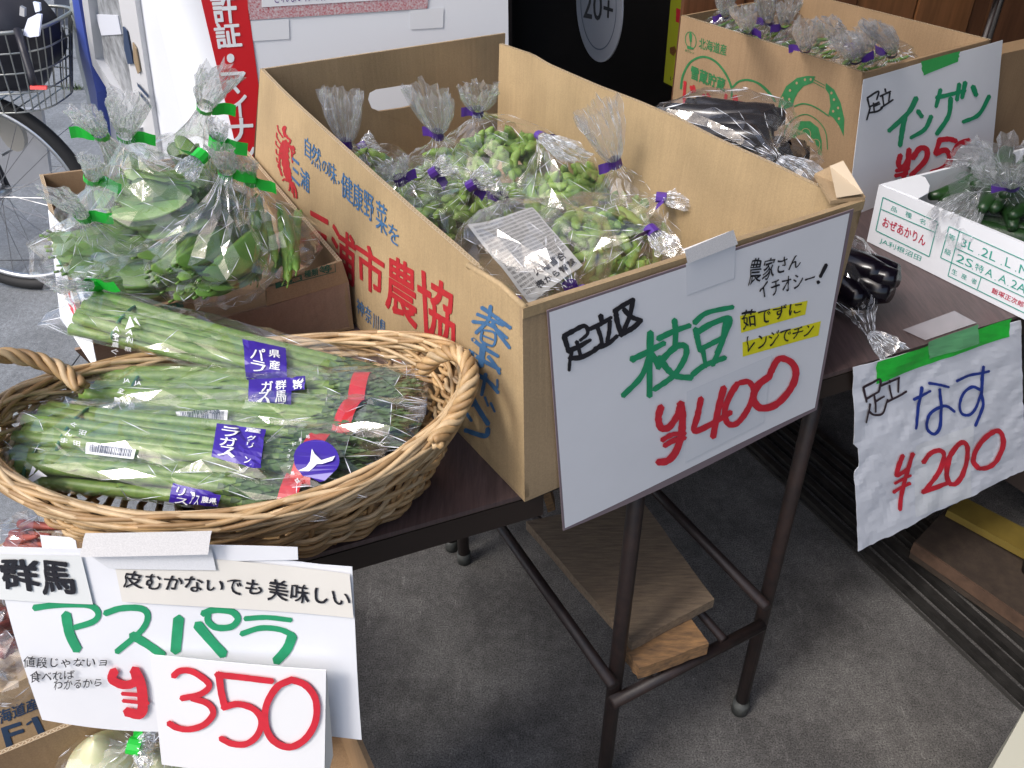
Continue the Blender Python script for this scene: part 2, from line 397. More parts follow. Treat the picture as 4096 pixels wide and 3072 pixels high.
for i in range(7):
    for j in range(10):
        x1 = -.408-i*sx; x0 = x1-sx+.007; y0 = -.9+j*sx+(.0); y1 = y0+sx-.007
        dz = rnd.uniform(-.002, .001)
        b = MB(); b.box(((x0+x1)/2, (y0+y1)/2, -.012+dz), (x1-x0, y1-y0, .024)); b.mk('paving_slab', PAVE, pav)
far = MB(); far.box((-20, 30, -.016), (60, 44.0, .02)); o = far.mk('road', mat('asphalt', (.06, .06, .062), .9, noise_amt=.25, nscale=90, bump=.4)); o['kind'] = 'structure'
# weeds in the joint by the machine
wd = MB(); rnd = random.Random(8); c = P(310, 355, 0)
for k in range(70):
    a = rnd.uniform(0, 6.28); r_ = rnd.uniform(0, .06); p = c + Vector((math.cos(a)*r_*1.6, math.sin(a)*r_*.6, 0)); h = rnd.uniform(.01, .04)
    d = Vector((rnd.uniform(-1, 1), rnd.uniform(-1, 1), 0))*.015; w = Vector((rnd.uniform(-1, 1), rnd.uniform(-1, 1), 0)).normalized()*.004
    wd.add([p-w, p+w, p+d+Vector((0, 0, h))], [(0, 1, 2)])
o = wd.mk('weeds', mat('weed_green', (.06, .10, .03), .8)); setp(o, 'small green weeds growing in the paving joint beside the bicycle', 'weeds', kind='stuff')

# ------------------------------------------------------------------ shop shell: ceiling sized to darken the interior, walls
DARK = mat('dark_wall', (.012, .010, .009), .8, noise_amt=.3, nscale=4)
WOOD = mat('stained_panel', (.16, .065, .028), .45, col2=(.085, .034, .014), nscale=5, stretch=(14, 14, 1), bump=.1, bscale=60)
WOOD2 = mat('stained_panel_light', (.24, .10, .038), .45, col2=(.14, .06, .022), nscale=5, stretch=(14, 14, 1))
m_ = MB(); m_.box((1.95, 2.60, 2.75), (4.3, 3.1, .12)); m_.box((2.35, .0, 2.752), (3.5, 2.1, .12)); o = m_.mk('unseen_ceiling', mat('unseen_ceiling_board', (.10, .09, .08), .8)); o['kind'] = 'structure'  # out of view, added and cut to shade the shop and right floor
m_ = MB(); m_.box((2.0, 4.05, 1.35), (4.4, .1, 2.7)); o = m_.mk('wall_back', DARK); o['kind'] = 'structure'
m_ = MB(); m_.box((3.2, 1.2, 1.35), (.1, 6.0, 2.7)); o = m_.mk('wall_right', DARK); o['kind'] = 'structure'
# dark door leaf that closes the view between the machine and the paper disc
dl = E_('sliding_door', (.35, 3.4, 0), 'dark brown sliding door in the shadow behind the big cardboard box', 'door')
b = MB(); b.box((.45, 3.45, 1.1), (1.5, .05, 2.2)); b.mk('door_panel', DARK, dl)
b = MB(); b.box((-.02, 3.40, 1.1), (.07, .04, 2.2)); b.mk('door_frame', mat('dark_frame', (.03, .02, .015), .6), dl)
# panelled wall of stained boards behind the bean box
pw = E_('panelled_partition', (1.3, 2.25, 0), 'brown stained wooden board partition behind the carton of bagged beans', 'partition')
d14 = Vector((math.cos(rad(10)), math.sin(rad(10)), 0)); n14 = Vector((-d14.y, d14.x, 0)); o14 = Vector((.42, 2.16, 0)); x = 0
for k, wdt in enumerate((.16, .17, .13, .17, .16, .19, .17, .2)):
    b = MB(); c = o14 + d14*(x+wdt/2) + n14*(.006*(k % 2)); b.box((c.x, c.y, 1.25), (wdt-.006, .02, 2.5), Matrix.Rotation(rad(10), 3, 'Z')); b.mk('board', WOOD2 if k in (3, 4) else WOOD, pw); x += wdt
pl = E_('metal_pole', onplane(3990, 0, o14-n14*.12, n14).xy.to_3d(), 'shiny chrome pole standing behind the bean carton sign', 'pole')
xy = onplane(3990, 0, o14-n14*.12, n14)
b = MB(); b.tube([(xy.x, xy.y, 0), (xy.x, xy.y, 2.6)], .016, 16); b.mk('tube', mat('chrome', (.6, .6, .62), .18, 1.0), pl, True)
b = MB(); b.tube([(xy.x, xy.y, .0), (xy.x, xy.y, .03)], .03, 16); b.mk('foot', mat('black_plastic', (.02, .02, .022), .4), pl, True)
# round paper notice "20+"
dc = P(2392, 20, .88); nd = Vector((-.94, -.34, 0)); ds = E_('round_notice', dc, 'round pale paper notice reading 20+ in the dark doorway', 'notice')
du = Vector((0, 0, 1)).cross(nd).normalized(); RR = .150
pts = [dc+du*math.cos(a)*RR*1.0+Vector((0, 0, 1))*math.sin(a)*RR for a in np.linspace(0, 2*math.pi, 49)[:-1]]
b = MB(); b.prism(pts, nd*-.004); b.mk('disc', mat('notice_paper', (.55, .57, .62), .6), ds)
sf = Plane(dc, nd)
text('20+', [(2335, -55), (2455, -5), (2450, 92), (2335, 70)], sf, BLACK, ds, bold=.02)
ring = MB(); q = [dc+nd*.0008+(du*math.cos(a)+Vector((0, 0, 1))*math.sin(a))*r_ for a in np.linspace(0, 2*math.pi, 49)[:-1] for r_ in (RR*.76, RR*.785)]
ring.add(q, [(2*i, 2*i+1, (2*i+3) % 96, (2*i+2) % 96) for i in range(48)]); ring.mk('ring', mat('grey_blue_print', (.16, .2, .27), .6), ds)
# yellow poster
pc = onplane(2700, 200, (.62, 2.3, 0), (-.80, -.60, 0)); ps = E_('yellow_poster', pc, 'yellow poster with dark lettering half hidden behind the bean carton', 'poster')
sf = Plane(pc, (-.80, -.60, 0))
b = MB(); b.prism([sf(2697, -160), sf(2655, 328), sf(2860, 430), sf(2860, -80)], (.004, .003, 0)); b.mk('sheet', mat('poster_yellow', (.42, .45, .02), .5), ps)
text('こども', [(2725, -15), (2805, 8), (2800, 52), (2725, 22)], sf, BLACK, ps, bold=.02)
text('1', [(2706, 32), (2722, 38), (2720, 92), (2704, 86)], sf, REDM, ps, bold=.03)
fillpoly([(2680, 190), (2700, 184), (2706, 205), (2694, 225), (2680, 212)], sf, mat('poster_brown', (.20, .08, .02), .6), ps)
text('け', [(2682, 305), (2704, 312), (2703, 330), (2681, 322)], sf, BLACK, ps)

# ------------------------------------------------------------------ white booth machine with posters
BW = mat('booth_white', (.80, .82, .86), .28, noise_amt=.01, nscale=3)
BG = mat('booth_grey', (.50, .51, .53), .4)
bdir = Vector((math.cos(rad(13)), math.sin(rad(13)), 0)); bn = Vector((bdir.y, -bdir.x, 0)); bp0 = Vector((0, 2.02, 0))
rc = onplane(2033, 80, bp0, bn); rc.z = 0
lc = onplane(690, 100, bp0, bn); lc.z = 0
bback = -bn
booth = E_('photo_booth', (lc+rc)/2 + bback*.4, 'white machine booth with red lettered stripe standing behind the cardboard boxes', 'booth')
rr_ = .09; bl = Vector((-.60, .80, 0)); bln = Vector((-.80, -.60, 0)); far_l = lc+bl*.75
arc = []
for t in np.linspace(0, 1, 9):
    a_ = lc+bl*.09; c_ = lc+bdir*.09; arc.append(a_*(1-t)**2+lc*2*t*(1-t)+c_*t*t)
poly = [rc, rc+bback*.9, far_l+bback*.5+bdir*.2, far_l] + arc
b = MB(); b.prism([p+Vector((0, 0, .04)) for p in poly], (0, 0, 2.1)); bo = b.mk('body', BW, booth)
for p in bo.data.polygons: p.use_smooth = abs(p.normal.z) < .5 and p.area < 1.2 and p.area < .1
b = MB(); b.prism([p*1.0+(-bn)*.02*0 for p in [q*1 for q in poly]], (0, 0, .04)); b.mk('base', mat('booth_base', (.08, .08, .09), .6), booth)
fs = Plane(bp0, bn); ln = -bdir; ln = bln; ls = Plane(lc+bln*.0005, bln)
patch([(795, -40), (985, -40), (1080, 690), (968, 690)], fs, mat('stripe_red', (.62, .012, .02), .4), booth, 'red_stripe', eps=.002)
for ch, q in (('許', [(838, -30), (940, -35), (948, 88), (860, 92)]), ('証', [(855, 96), (955, 90), (968, 185), (870, 192)]), ('・', [(906, 215), (936, 213), (938, 248), (910, 250)]),
              ('マ', [(885, 290), (980, 285), (980, 370), (900, 375)]), ('イ', [(910, 385), (985, 378), (990, 465), (922, 468)]), ('ナ', [(915, 475), (1010, 470), (1012, 560), (925, 565)]), ('ン', [(935, 575), (1015, 570), (1025, 650), (945, 655)])):
    cx_ = sum(p[0] for p in q)/4; cy_ = sum(p[1] for p in q)/4
    text(ch, q, fs, WHITEP, booth, bold=.045, eps=.003)
    if ch == '・': continue
    text(ch, q, fs, MATS['stripe_red'], booth, bold=-.012 if ch in '許証' else .0, eps=.0036) if False else None
m = mat('knit_red', (.42, .05, .07), .8, col2=(.62, .60, .62), nscale=260)
patch([(985, -60), (1722, -70), (1708, 33), (996, 80)], fs, m, booth, 'poster', eps=.002)
patch([(1046, -60), (1642, -62), (1640, -8), (1046, 28)], fs, PAPER, booth, 'poster_card', eps=.003)
text('されない体の作りかた', [(1095, -32), (1400, -45), (1400, -6), (1098, 12)], fs, mat('purple_pen', (.12, .06, .25), .5), booth, eps=.004)
TAPE = mat('clear_tape_old', (.775, .79, .82), .22)
patch([(1000, 85), (1155, 75), (1158, 155), (1000, 165)], fs, TAPE, booth, 'clear_tape', eps=.0015)
patch([(1640, 40), (1775, 30), (1772, 110), (1640, 118)], fs, TAPE, booth, 'clear_tape', eps=.0015)
# left face details
BB = mat('booth_blue', (.05, .09, .42), .35)
b = MB()
def lslab(q, th, m, name, eps=.0):
    pts = [ls(x, y, eps) for x, y in q]; b = MB(); b.prism(pts, ln*th); return b.mk(name, m, booth)
lslab([(328, -60), (352, -60), (398, 217), (427, 361), (446, 560), (430, 560), (396, 361), (362, 217)], .03, BB, 'blue_trim')
lslab([(300, -60), (322, -60), (358, 217), (392, 361), (425, 560), (405, 560), (366, 361), (332, 217)], .02, mat('clear_acrylic', (.42, .46, .45), .1), 'acrylic_edge')
lslab([(360, -60), (385, -60), (418, 230), (590, 505), (575, 530), (400, 245)], .025, BG, 'ledge')
lslab([(392, -60), (482, -60), (560, 430), (545, 435), (425, 235)], .006, mat('booth_window', (.30, .31, .32), .25, noise_amt=.5, nscale=25), 'window')
lslab([(395, 55), (485, 60), (500, 135), (420, 140)], .008, mat('booth_notice', (.62, .64, .70), .5), 'notice', .001)
lslab([(486, -60), (552, -60), (655, 640), (608, 600), (560, 430)], .012, mat('booth_coin_panel', (.60, .60, .61), .35), 'coin_panel')
for q, mm in (([(520, 102), (535, 120), (560, 250), (538, 252), (524, 190)], NAVY), ([(558, 165), (572, 190), (588, 280), (578, 290), (563, 240)], mat('slot_brass', (.30, .22, .13), .4))):
    pts = [ls(x, y, .014) for x, y in q]; b = MB(); b.prism(pts, ln*.003); b.mk('coin_slot', mm, booth)
for k in range(2):
    text('MAINTENANCE', [(574+8*k, 322+36*k), (622+8*k, 375+36*k), (624+8*k, 395+36*k), (576+8*k, 340+36*k)], ls, NAVY, booth, eps=.0165, bold=.04) if False else \
        patch([(574+6*k, 324+34*k), (620+8*k, 376+38*k), (623+8*k, 392+38*k), (577+6*k, 340+34*k)], ls, NAVY, booth, 'caption', eps=.0165, nu=1, nv=1)
lslab([(430, 245), (545, 440), (600, 560), (600, 660), (455, 660), (447, 500)], .004, mat('booth_lower', (.52, .54, .58), .4), 'lower_panel')

# ------------------------------------------------------------------ bicycle
def bike():
    t = P(-10, 782, .337)
    bk = E_('bicycle', (t.x, t.y, 0), 'parked bicycle with wire front basket at the upper left, mostly out of frame', 'bicycle')
    ax = Vector((.12, 1, 0)).normalized(); ux = Vector((1, -.12, 0)).normalized(); uz = Vector((0, 0, 1)); C = Vector((t.x, t.y, .337))
    blk = mat('tyre_rubber', (.012, .012, .013), .7); al = mat('alloy', (.55, .56, .58), .3, .9)
    def circ(r, n=72, o=0): return [C+ax*o+(ux*math.cos(a)+uz*math.sin(a))*r for a in np.linspace(0, 2*math.pi, n+1)[:-1]]
    w = MB(); w.tube(circ(.318), .020, 8, True); wh = w.mk('tyre', blk, bk, True)
    w = MB(); w.tube(circ(.292), .010, 6, True); w.mk('rim', al, bk, True)
    w = MB(); w.tube([C-ax*.05, C+ax*.05], .018, 10); w.mk('hub', al, bk, True)
    sp = mat('spoke_steel', (.25, .25, .26), .35, .8)
    for k in range(32):
        a = 2*math.pi*k/32; s = 1 if k % 2 else -1; a2 = a + (.5 if k % 4 < 2 else -.5)
        w = MB(); w.tube([C+ax*.03*s+(ux*math.cos(a2)+uz*math.sin(a2))*.018, C+(ux*math.cos(a)+uz*math.sin(a))*.286], .0011, 4); w.mk('spoke', sp, bk)
    # fork + head tube + stem
    w = MB()
    for s in (-1, 1): w.tube([C+ax*.055*s, C+ax*.055*s+uz*.30-ux*.03, C+ax*.03*s+uz*.36-ux*.05], .011, 8)
    w.tube([C+uz*.36-ux*.05, C+uz*.62-ux*.15], .016, 8); w.tube([C+uz*.62-ux*.15-ax*.25, C+uz*.66-ux*.12, C+uz*.62-ux*.15+ax*.25], .011, 8)
    w.mk('fork', mat('bike_frame', (.05, .05, .06), .35, .5), bk, True)
    w = MB(); w.tube([C+uz*.55-ux*.12, C-ux*.7+uz*.12], .018, 8); w.tube([C-ux*.7+uz*.12, C-ux*.85+uz*.5], .016, 8); w.tube([C-ux*.7+uz*.1, C-ux*1.08], .012, 8); w.mk('frame', MATS['bike_frame'], bk, True)
    w = MB(); w.box(C-ux*.86+uz*.53, (.24, .16, .06)); w.mk('saddle', blk, bk)
    C2 = C-ux*1.08
    w = MB(); w.tube([C2+(ux*math.cos(a)+uz*math.sin(a))*.318 for a in np.linspace(0, 6.283, 49)[:-1]], .020, 8, True); w.mk('tyre', blk, bk, True)
    # reflector lamp seen through the spokes
    w = MB(); c = P(42, 530, .52); w.prism([c+(ux*math.cos(a)*.040+uz*math.sin(a)*.062) for a in np.linspace(0, 6.283, 17)[:-1]], ax*.02); w.mk('lamp', mat('lamp_grey', (.38, .36, .32), .3), bk)
    w = MB(); w.tube([P(58, 440, .58), P(75, 520, .52), P(60, 590, .46), P(10, 620, .44)], .005, 6); w.mk('lamp_bracket', al, bk, True)
    # basket
    def BP(x, y, z): return P(x, y, z)
    # rim ellipse-ish rectangle, tapering to the bottom
    top = .865; bot = .645; d = C.y-.02
    fx0, fx1 = -.30, .165
    def ringp(z, s, n=36):
        o = []; cx0 = C.x+.135; cyc = d
        for a in np.linspace(0, 2*math.pi, n+1)[:-1]:
            ca, sa = math.cos(a), math.sin(a); e = .55
            o.append(Vector((cx0+.235*s*math.copysign(abs(ca)**e, ca), cyc+.16*s*math.copysign(abs(sa)**e, sa), z)))
        return o
    wire = mat('basket_wire', (.35, .36, .34), .35, .8)
    w = MB(); w.tube(ringp(top, 1.06), .0055, 6, True); w.mk('basket_rim', wire, bk, True)
    for k in range(4):
        w = MB(); z = lerp(bot, top, k/4); w.tube(ringp(z, lerp(.80, 1.06, k/4)), .0026, 5, True); w.mk('basket_wire', wire, bk, True)
    r0 = ringp(bot, .80); r1 = ringp(top, 1.06)
    for k in range(36):
        w = MB(); w.tube([r0[k], r1[k]], .0022, 4); w.mk('basket_wire', wire, bk)
    for k in range(7):
        w = MB(); w.tube([(C.x+.0+k*.045, d-.105, bot), (C.x+.0+k*.045, d+.105, bot)], .0022, 4); w.mk('basket_wire', wire, bk)
    return C, d
BC, BD = bike()
# bag inside the bicycle basket
def blob(name, c, r, m, parent, seed=0, amp=.12, n=20, rot=None, sc=2.5):
    v = []; f = []
    for j in range(n+1):
        th = math.pi*j/n
        for i in range(n):
            ph = 2*math.pi*i/n; u = Vector((math.sin(th)*math.cos(ph), math.sin(th)*math.sin(ph), math.cos(th)))
            k = 1+amp*noise.noise(u*sc+Vector((seed*3.1, 0, 0)))
            p = Vector((u.x*r[0]*k, u.y*r[1]*k, u.z*r[2]*k))
            if rot: p = rot @ p
            v.append(Vector(c)+p)
    for j in range(n):
        for i in range(n): a = j*n+i; b_ = j*n+(i+1) % n; f.append((a, b_, b_+n, a+n))
    return mk(name, v, f, m, parent, True)
c = Vector((BC.x+.17, BD, .81))
bg = E_('black_bag', c-Vector((0, 0, .09)), 'black padded bag with a white and violet panel inside the bicycle basket', 'bag')
nb = mat('black_nylon', (.012, .012, .02), .45, bump=.3, bscale=40)
blob('bag_body', c+Vector((0, 0, .02)), (.20, .125, .16), nb, bg, 3)
hood = blob('bag_hood', c+Vector((.0, -.01, .15)), (.10, .08, .09), nb, bg, 5)
s_ = Surf([v.co+hood.location+bg.location for v in hood.data.vertices], [tuple(p.vertices) for p in hood.data.polygons])
sb = Plane(c+Vector((0, -.11, .1)), (-.05, -1, .55))
b = MB(); b.prism([sb(*p) for p in ((90, 140), (112, 75), (150, 55), (165, 60), (155, 145), (120, 150))], (0, .01, 0)); b.mk('white_panel', mat('bag_white', (.62, .66, .80), .5), bg)
b = MB(); b.prism([sb(*p) for p in ((132, 8), (158, 14), (160, 45), (142, 50))], (0, .01, 0)); b.mk('badge', mat('bag_badge', (.55, .62, .75), .4), bg)
b = MB(); b.prism([sb(*p) for p in ((80, 25), (98, 35), (98, 68), (78, 62))], (0, .012, 0)); b.mk('buckle', mat('buckle_grey', (.2, .21, .23), .4), bg)
b = MB(); b.tube([sb(78, 120, .01), sb(110, 220, .012), sb(135, 300, .012), sb(150, 350, .01)], .010, 6); b.mk('strap', nb, bg, True)
b = MB(); b.prism([sb(*p, .02) for p in ((137, 350), (204, 352), (203, 366), (139, 365))], (0, .006, 0)); b.mk('red_tag', mat('tag_red', (.55, .02, .02), .5), bg)
hp = P(270, 50, .75)
b = MB(); b.prism([P(212, -60, .80), P(222, 95, .74), P(322, 112, .74), P(300, -60, .80)], (0, .06, 0)); o = b.mk('black_case', mat('case_black', (.015, .015, .018), .5), base=hp); setp(o, 'black flat case hanging between the bicycle basket and the white booth', 'case')
# white board leaning behind the wheel
q = [P(-60, 455, .25), P(118, 470, .25)]
b = MB(); pb = Vector((BC.x, BC.y+.28, 0)); pn = Vector((.1, 1, .12)); sp_ = Plane(pb, pn)
pts = [sp_(-80, 430), sp_(165, 440), sp_(205, 730), sp_(-80, 748)]
b.prism(pts, (0, .02, 0)); o = b.mk('white_board', mat('board_white', (.42, .43, .46), .5, noise_amt=.06, nscale=8), base=(pts[3]+pts[2])/2); setp(o, 'pale flat board standing behind the bicycle wheel', 'board')

# ------------------------------------------------------------------ tables
def lam_wood():
    return mat('table_laminate', (.105, .070, .068), .38, col2=(.060, .040, .040), nscale=4, stretch=(60, 5, 5), bump=.05, bscale=50)
LAM = lam_wood(); EDGE = mat('table_edge', (.022, .014, .011), .4); EDGEL = mat('table_edge_line', (.10, .075, .055), .5)
LEGM = mat('table_leg_brown', (.030, .017, .014), .5, col2=(.012, .008, .008), nscale=45, bump=.1, bscale=90)
def table_top(root, A, B, D, name='table_top'):
    "A,B front edge ends, D depth vector"
    A, B, D = Vector(A), Vector(B), Vector(D); dn = Vector((0, 0, -1))
    b = MB(); b.prism([A, B, B+D, A+D], dn*.006); b.mk(name, LAM, root)
    i = (B-A).normalized()*.003; j = D.normalized()*.003
    b = MB(); z = dn*.0062; b.prism([A+i+j+z, B-i+j+z, B-i+D-j+z, A+i+D-j+z], dn*.004); b.mk('edge_band', EDGEL, root)
    z = dn*.0104; b = MB(); b.prism([A+i*.5+j*.5+z, B-i*.5+j*.5+z, B-i*.5+D-j*.5+z, A+i*.5+D-j*.5+z], dn*.034); b.mk('apron', EDGE, root)
def leg(root, xy, top=T-.045, foot=True, r=.0128):
    b = MB(); b.tube([(xy[0], xy[1], .0), (xy[0], xy[1], top)], r, 14); o = b.mk('leg', LEGM, root, True)
    if foot:
        b = MB(); b.tube([(xy[0], xy[1], .001), (xy[0], xy[1], .03)], r*1.18, 14); b.mk('rubber_foot', mat('foot_grey', (.035, .037, .034), .6, noise_amt=.5, nscale=60), o, True)
    return o
fA0 = P(1300, 2205, T); fA1 = P(2090, 1980, T); eA = (fA1-fA0).normalized(); dA = Vector((-eA.y, eA.x, 0))
C0 = fA0 - eA*.145; C1 = fA0 + eA*.262
ta = E_('folding_table', (C0.x, C0.y, 0), 'low dark folding table under the wicker basket and the bean box', 'table', 'dark laminate tables side by side')
table_top(ta, C0, C1, dA*.86)
for u, v in ((.05, .05), (.30, .60), (.05, .80)):
    q = C0+eA*u+dA*v
    if (u, v) == (.30, .60): q = P(1857, 2245, 0)
    leg(ta, q)
_B0 = P(2099, 2008, T+.001); _zb = zup(2093, 1236, _B0); _a = P(2090, 1232, _zb); _c = P(3458, 800, _zb); _n = (_c-_a).normalized().cross(Vector((0, 0, 1)))
SGP = (_a+_n*.004, _n)
# middle table with the visible leg frame
L0 = P(2410, 3150, 0); L1 = P(2957, 2842, 0); eB = (L1-L0).normalized(); dB = Vector((-eB.y, eB.x, 0))
dBs = (P(1857, 2245, 0)-L0).normalized(); dBs = (dBs*.4+dB*.6).normalized()
tb = E_('folding_table', ((L0+L1)/2), 'middle dark table with brown tube legs and shelf bars under the big box', 'table', 'dark laminate tables side by side')
tA = P(2250, 1930, T); 
table_top(tb, C1+eB*.012+dB*.03, C1+eB*.415+dB*.03, dB*.86)
b0, b1 = L0+dBs*.62, L1+dBs*.62
for q in (b0, b1): leg(tb, q)
for q, pxl in ((L0, (2556, 1900)), (L1, (3258, 1610))):
    h_ = onplane(*pxl, SGP[0], SGP[1]); h_ = h_ + (h_-CAM).normalized()*.035
    m_ = MB(); m_.tube([Vector((q.x, q.y, 0)), h_, h_+Vector((-.004, .02, T-.045-h_.z))] if h_.z < T-.05 else [Vector((q.x, q.y, 0)), h_], .0118, 14); o = m_.mk('leg', LEGM, tb, True)
    m_ = MB(); m_.tube([(q.x, q.y, .001), (q.x, q.y, .03)], .0155, 14); m_.mk('rubber_foot', MATS['foot_grey'], o, True)
zc = zup(2465, 2795, L0); zs = zup(2428, 2690, L0)
zc1 = zup(3035, 2515, L1)
def bar(a, b_, r=.0095, name='shelf_bar'): m = MB(); m.tube([a, b_], r, 10); m.mk(name, LEGM, tb, True)
V3 = lambda p, z: Vector((p.x, p.y, z))
zb = (zc+zc1)/2
bar(V3(L0, zb), V3(L1, zb), .0105, 'cross_bar'); bar(V3(b0, zb), V3(b1, zb), .0105, 'cross_bar')
bar(V3(L0, zb+.045), V3(b0, zb+.045)); bar(V3(L1, zb+.045), V3(b1, zb+.045))
for s in (.28, .72): bar(V3(lerp(L0, L1, s), zb+.014), V3(lerp(b0, b1, s), zb+.014), .0075)
ZS = zb+.0215
# right table
fC0 = P(3305, 1500, T); fC1 = P(4096, 1255, T); eC = (fC1-fC0).normalized(); dC = Vector((-eC.y, eC.x, 0))
tc_ = E_('folding_table', (fC0.x, fC0.y, 0), 'right dark laminate table carrying the white tray and bean carton', 'table', 'dark laminate tables side by side')
table_top(tc_, fC0-eC*.03, fC0+eC*1.1, dC*.92)
lf = P(4085, 2395, 0); lt_ = fC0+eC*((lf-fC0).dot(eC))+dC*.04
m_ = MB(); m_.tube([lf, (lt_.x, lt_.y, T-.045)], .0128, 14); o = m_.mk('leg', LEGM, tc_, True); m_ = MB(); m_.tube([(lf.x, lf.y, .001), (lf.x, lf.y, .03)], .0155, 14); m_.mk('rubber_foot', MATS['foot_grey'], o, True)
leg(tc_, fC0+eC*.05+dC*.85); leg(tc_, fC0+eC*1.0+dC*.8); pass
# boards lying on the shelf bars
OLDW = mat('weathered_wood', (.23, .165, .105), .8, col2=(.11, .08, .055), nscale=6, stretch=(4, 40, 30), bump=.5, bscale=40)
NEWW = mat('orange_pine', (.33, .18, .075), .75, col2=(.10, .06, .035), nscale=7, stretch=(4, 18, 18), bump=.3, bscale=40)
def plank(name, q, z, th, m, label, cat, group=None):
    pts = [P(x, y, z) for x, y in q]; b = MB(); rnd = random.Random(len(label))
    n = 8; ring = []
    for a, c in zip(pts, pts[1:]+pts[:1]):
        for i in range(n): ring.append(lerp(a, c, i/n)+Vector((rnd.uniform(-1, 1), rnd.uniform(-1, 1), 0))*.0012)
    b.prism([p-Vector((0, 0, th)) for p in ring], (0, 0, th)); o = b.mk(name, m, base=sum(pts, Vector())/4); setp(o, label, cat, group)
plank('wood_block', [(2470, 2560), (2560, 2672), (2835, 2572), (2745, 2450)], ZS+.03, .028, NEWW, 'orange pine offcut with dark stains under the grey board on the table shelf bars', 'wood block')
plank('wood_board', [(2105, 2085), (2528, 2572), (2856, 2395), (2560, 1990)], ZS+.052, .020, OLDW, 'weathered grey brown board lying on the shelf bars under the middle table', 'board')
b = MB(); b.prism([P(2165, 1960, .42), P(2195, 1950, .42), P(2222, 2040, .34), P(2192, 2050, .34)], (.0, .03, .0)); o = b.mk('wood_strip', NEWW, base=P(2195, 2045, .34)); setp(o, 'short orange wooden strip below the front corner of the big box', 'wood strip')

# ------------------------------------------------------------------ door rails, planks and rod at the lower right
ra, rb = P(3218, 2026, 0), P(4077, 2840, 0); rdv = (rb-ra).normalized(); rn = Vector((-rdv.y, rdv.x, 0))
if rn.x < 0: rn = -rn
rt = E_('door_rails', (ra+rb)/2, 'dark metal sliding door rails set in the floor beside the tables', 'rails')
RM = mat('rail_metal', (.030, .028, .026), .5, .4, noise_amt=.4, nscale=30, bump=.2, bscale=60)
for k in range(6):
    o_ = rn*(.012+k*.036); b = MB()
    a = ra-rdv*.75+o_; c = rb+rdv*.5+o_
    b.prism([a+Vector((0, 0, .001)), c+Vector((0, 0, .001)), c+rn*.016+Vector((0, 0, .001)), a+rn*.016+Vector((0, 0, .001))], (0, 0, .014+.003*(k % 2))); b.mk('rail', RM, rt)
b = MB(); a = ra-rdv*.75+Vector((0, 0, .001)); c = rb+rdv*.5+Vector((0, 0, .001)); b.prism([a, c, c+rn*.006, a+rn*.006], (0, 0, .004)); b.mk('rail_lip', mat('rail_lip', (.09, .085, .08), .4, .6), rt)
def PZ(x, y): return P(x, y, .07)
b = MB(); q = [PZ(3660, 2165), PZ(4200, 2535), PZ(4350, 2300), PZ(3790, 2030)]
b.prism([p-Vector((0, 0, .05)) for p in q], (0, 0, .05)); o = b.mk('floor_plank', mat('dark_brown_plank', (.055, .038, .026), .7, col2=(.03, .02, .015), nscale=6, stretch=(6, 6, 6), bump=.2), base=q[0]-Vector((0, 0, .05))); setp(o, 'dark brown plank with an orange edge coloured as lit on the floor right of the rails', 'plank')
b = MB(); a, c = q[0]-Vector((0, 0, .001)), q[1]-Vector((0, 0, .001)); dn_ = (c-a).cross(Vector((0, 0, 1))).normalized()
if dn_.dot(rn) > 0: dn_ = -dn_
b.prism([a-Vector((0, 0, .03)), c-Vector((0, 0, .03)), c, a], dn_*.004); e = b.mk('lit_edge', mat('lit_edge', (.085, .048, .03), .7, noise_amt=.4, nscale=20), o)  # light on the plank edge, put into a brighter orange strip
b = MB(); q = [P(3790, 2040, .10), P(4240, 2285, .10), P(4270, 2200, .10), P(3850, 1985, .10)]
b.prism([p-Vector((0, 0, .018)) for p in q], (0, 0, .018)); o = b.mk('yellow_bar', mat('dull_yellow', (.15, .105, .018), .6, noise_amt=.15, nscale=20), base=q[0]); setp(o, 'dull yellow flat bar lying on the planks under the eggplant sign', 'bar')
b = MB(); b.prism([P(3960, 1880, .12), P(4400, 2180, .12), P(4400, 1900, .12), P(4000, 1750, .12)], (0, 0, .05)); o = b.mk('crate', mat('crate_brown', (.05, .035, .03), .6), base=P(4100, 1900, .12)); setp(o, 'dark low crate edge in the shadow right of the eggplant sign', 'crate')
b = MB(); q = [P(3960, 3090, .30), P(4110, 2820, .30), P(4400, 2900, .30), P(4300, 3300, .30)]; b.prism([p for p in q], (0, 0, -.28)); o = b.mk('pale_box', mat('pale_box', (.50, .49, .40), .7), base=q[0]-Vector((0, 0, .29))); setp(o, 'pale cream box corner at the lower right of the picture', 'box')
# ------------------------------------------------------------------ big cabbage carton
TH = .006
B0 = P(2099, 2008, T+.001)
ZB = zup(2093, 1236, B0)
z1 = Z(1000, 0, 1.508); zM = Z(1000, 1000, 1.508); z3 = Z(2000, 0, 1.508); z4 = Z(2996, 0, 1.508)
ltop = [P(*z1(*p), ZB) for p in ((60, 415), (170, 530), (300, 655), (600, 930), (800, 1112), (1000, 1292), (1200, 1462), (1400, 1640))] + [P(1862, 1062, ZB), P(1995, 1142, ZB), P(2090, 1232, ZB)]
TBL, TFL = ltop[0], ltop[-1]; TFR = P(3458, 800, ZB); TBR = P(2006, 164, ZB)
dFB = (TBL-TFL); dFB.z = 0
mid_b = P(1822, 1718, T+.001)
bb = B0 + (mid_b-B0).normalized()*(dFB.length*.985)
lbot = [bb, lerp(bb, B0, .5), B0]
FRb = B0 + (TFR-TFL)*Vector((1, 1, 0)).length*0 + Vector(((TFR-TFL).x, (TFR-TFL).y, 0))*.975
BRb = Vector((TBR.x, TBR.y, T+.001)) - Vector((.01, .01, 0))
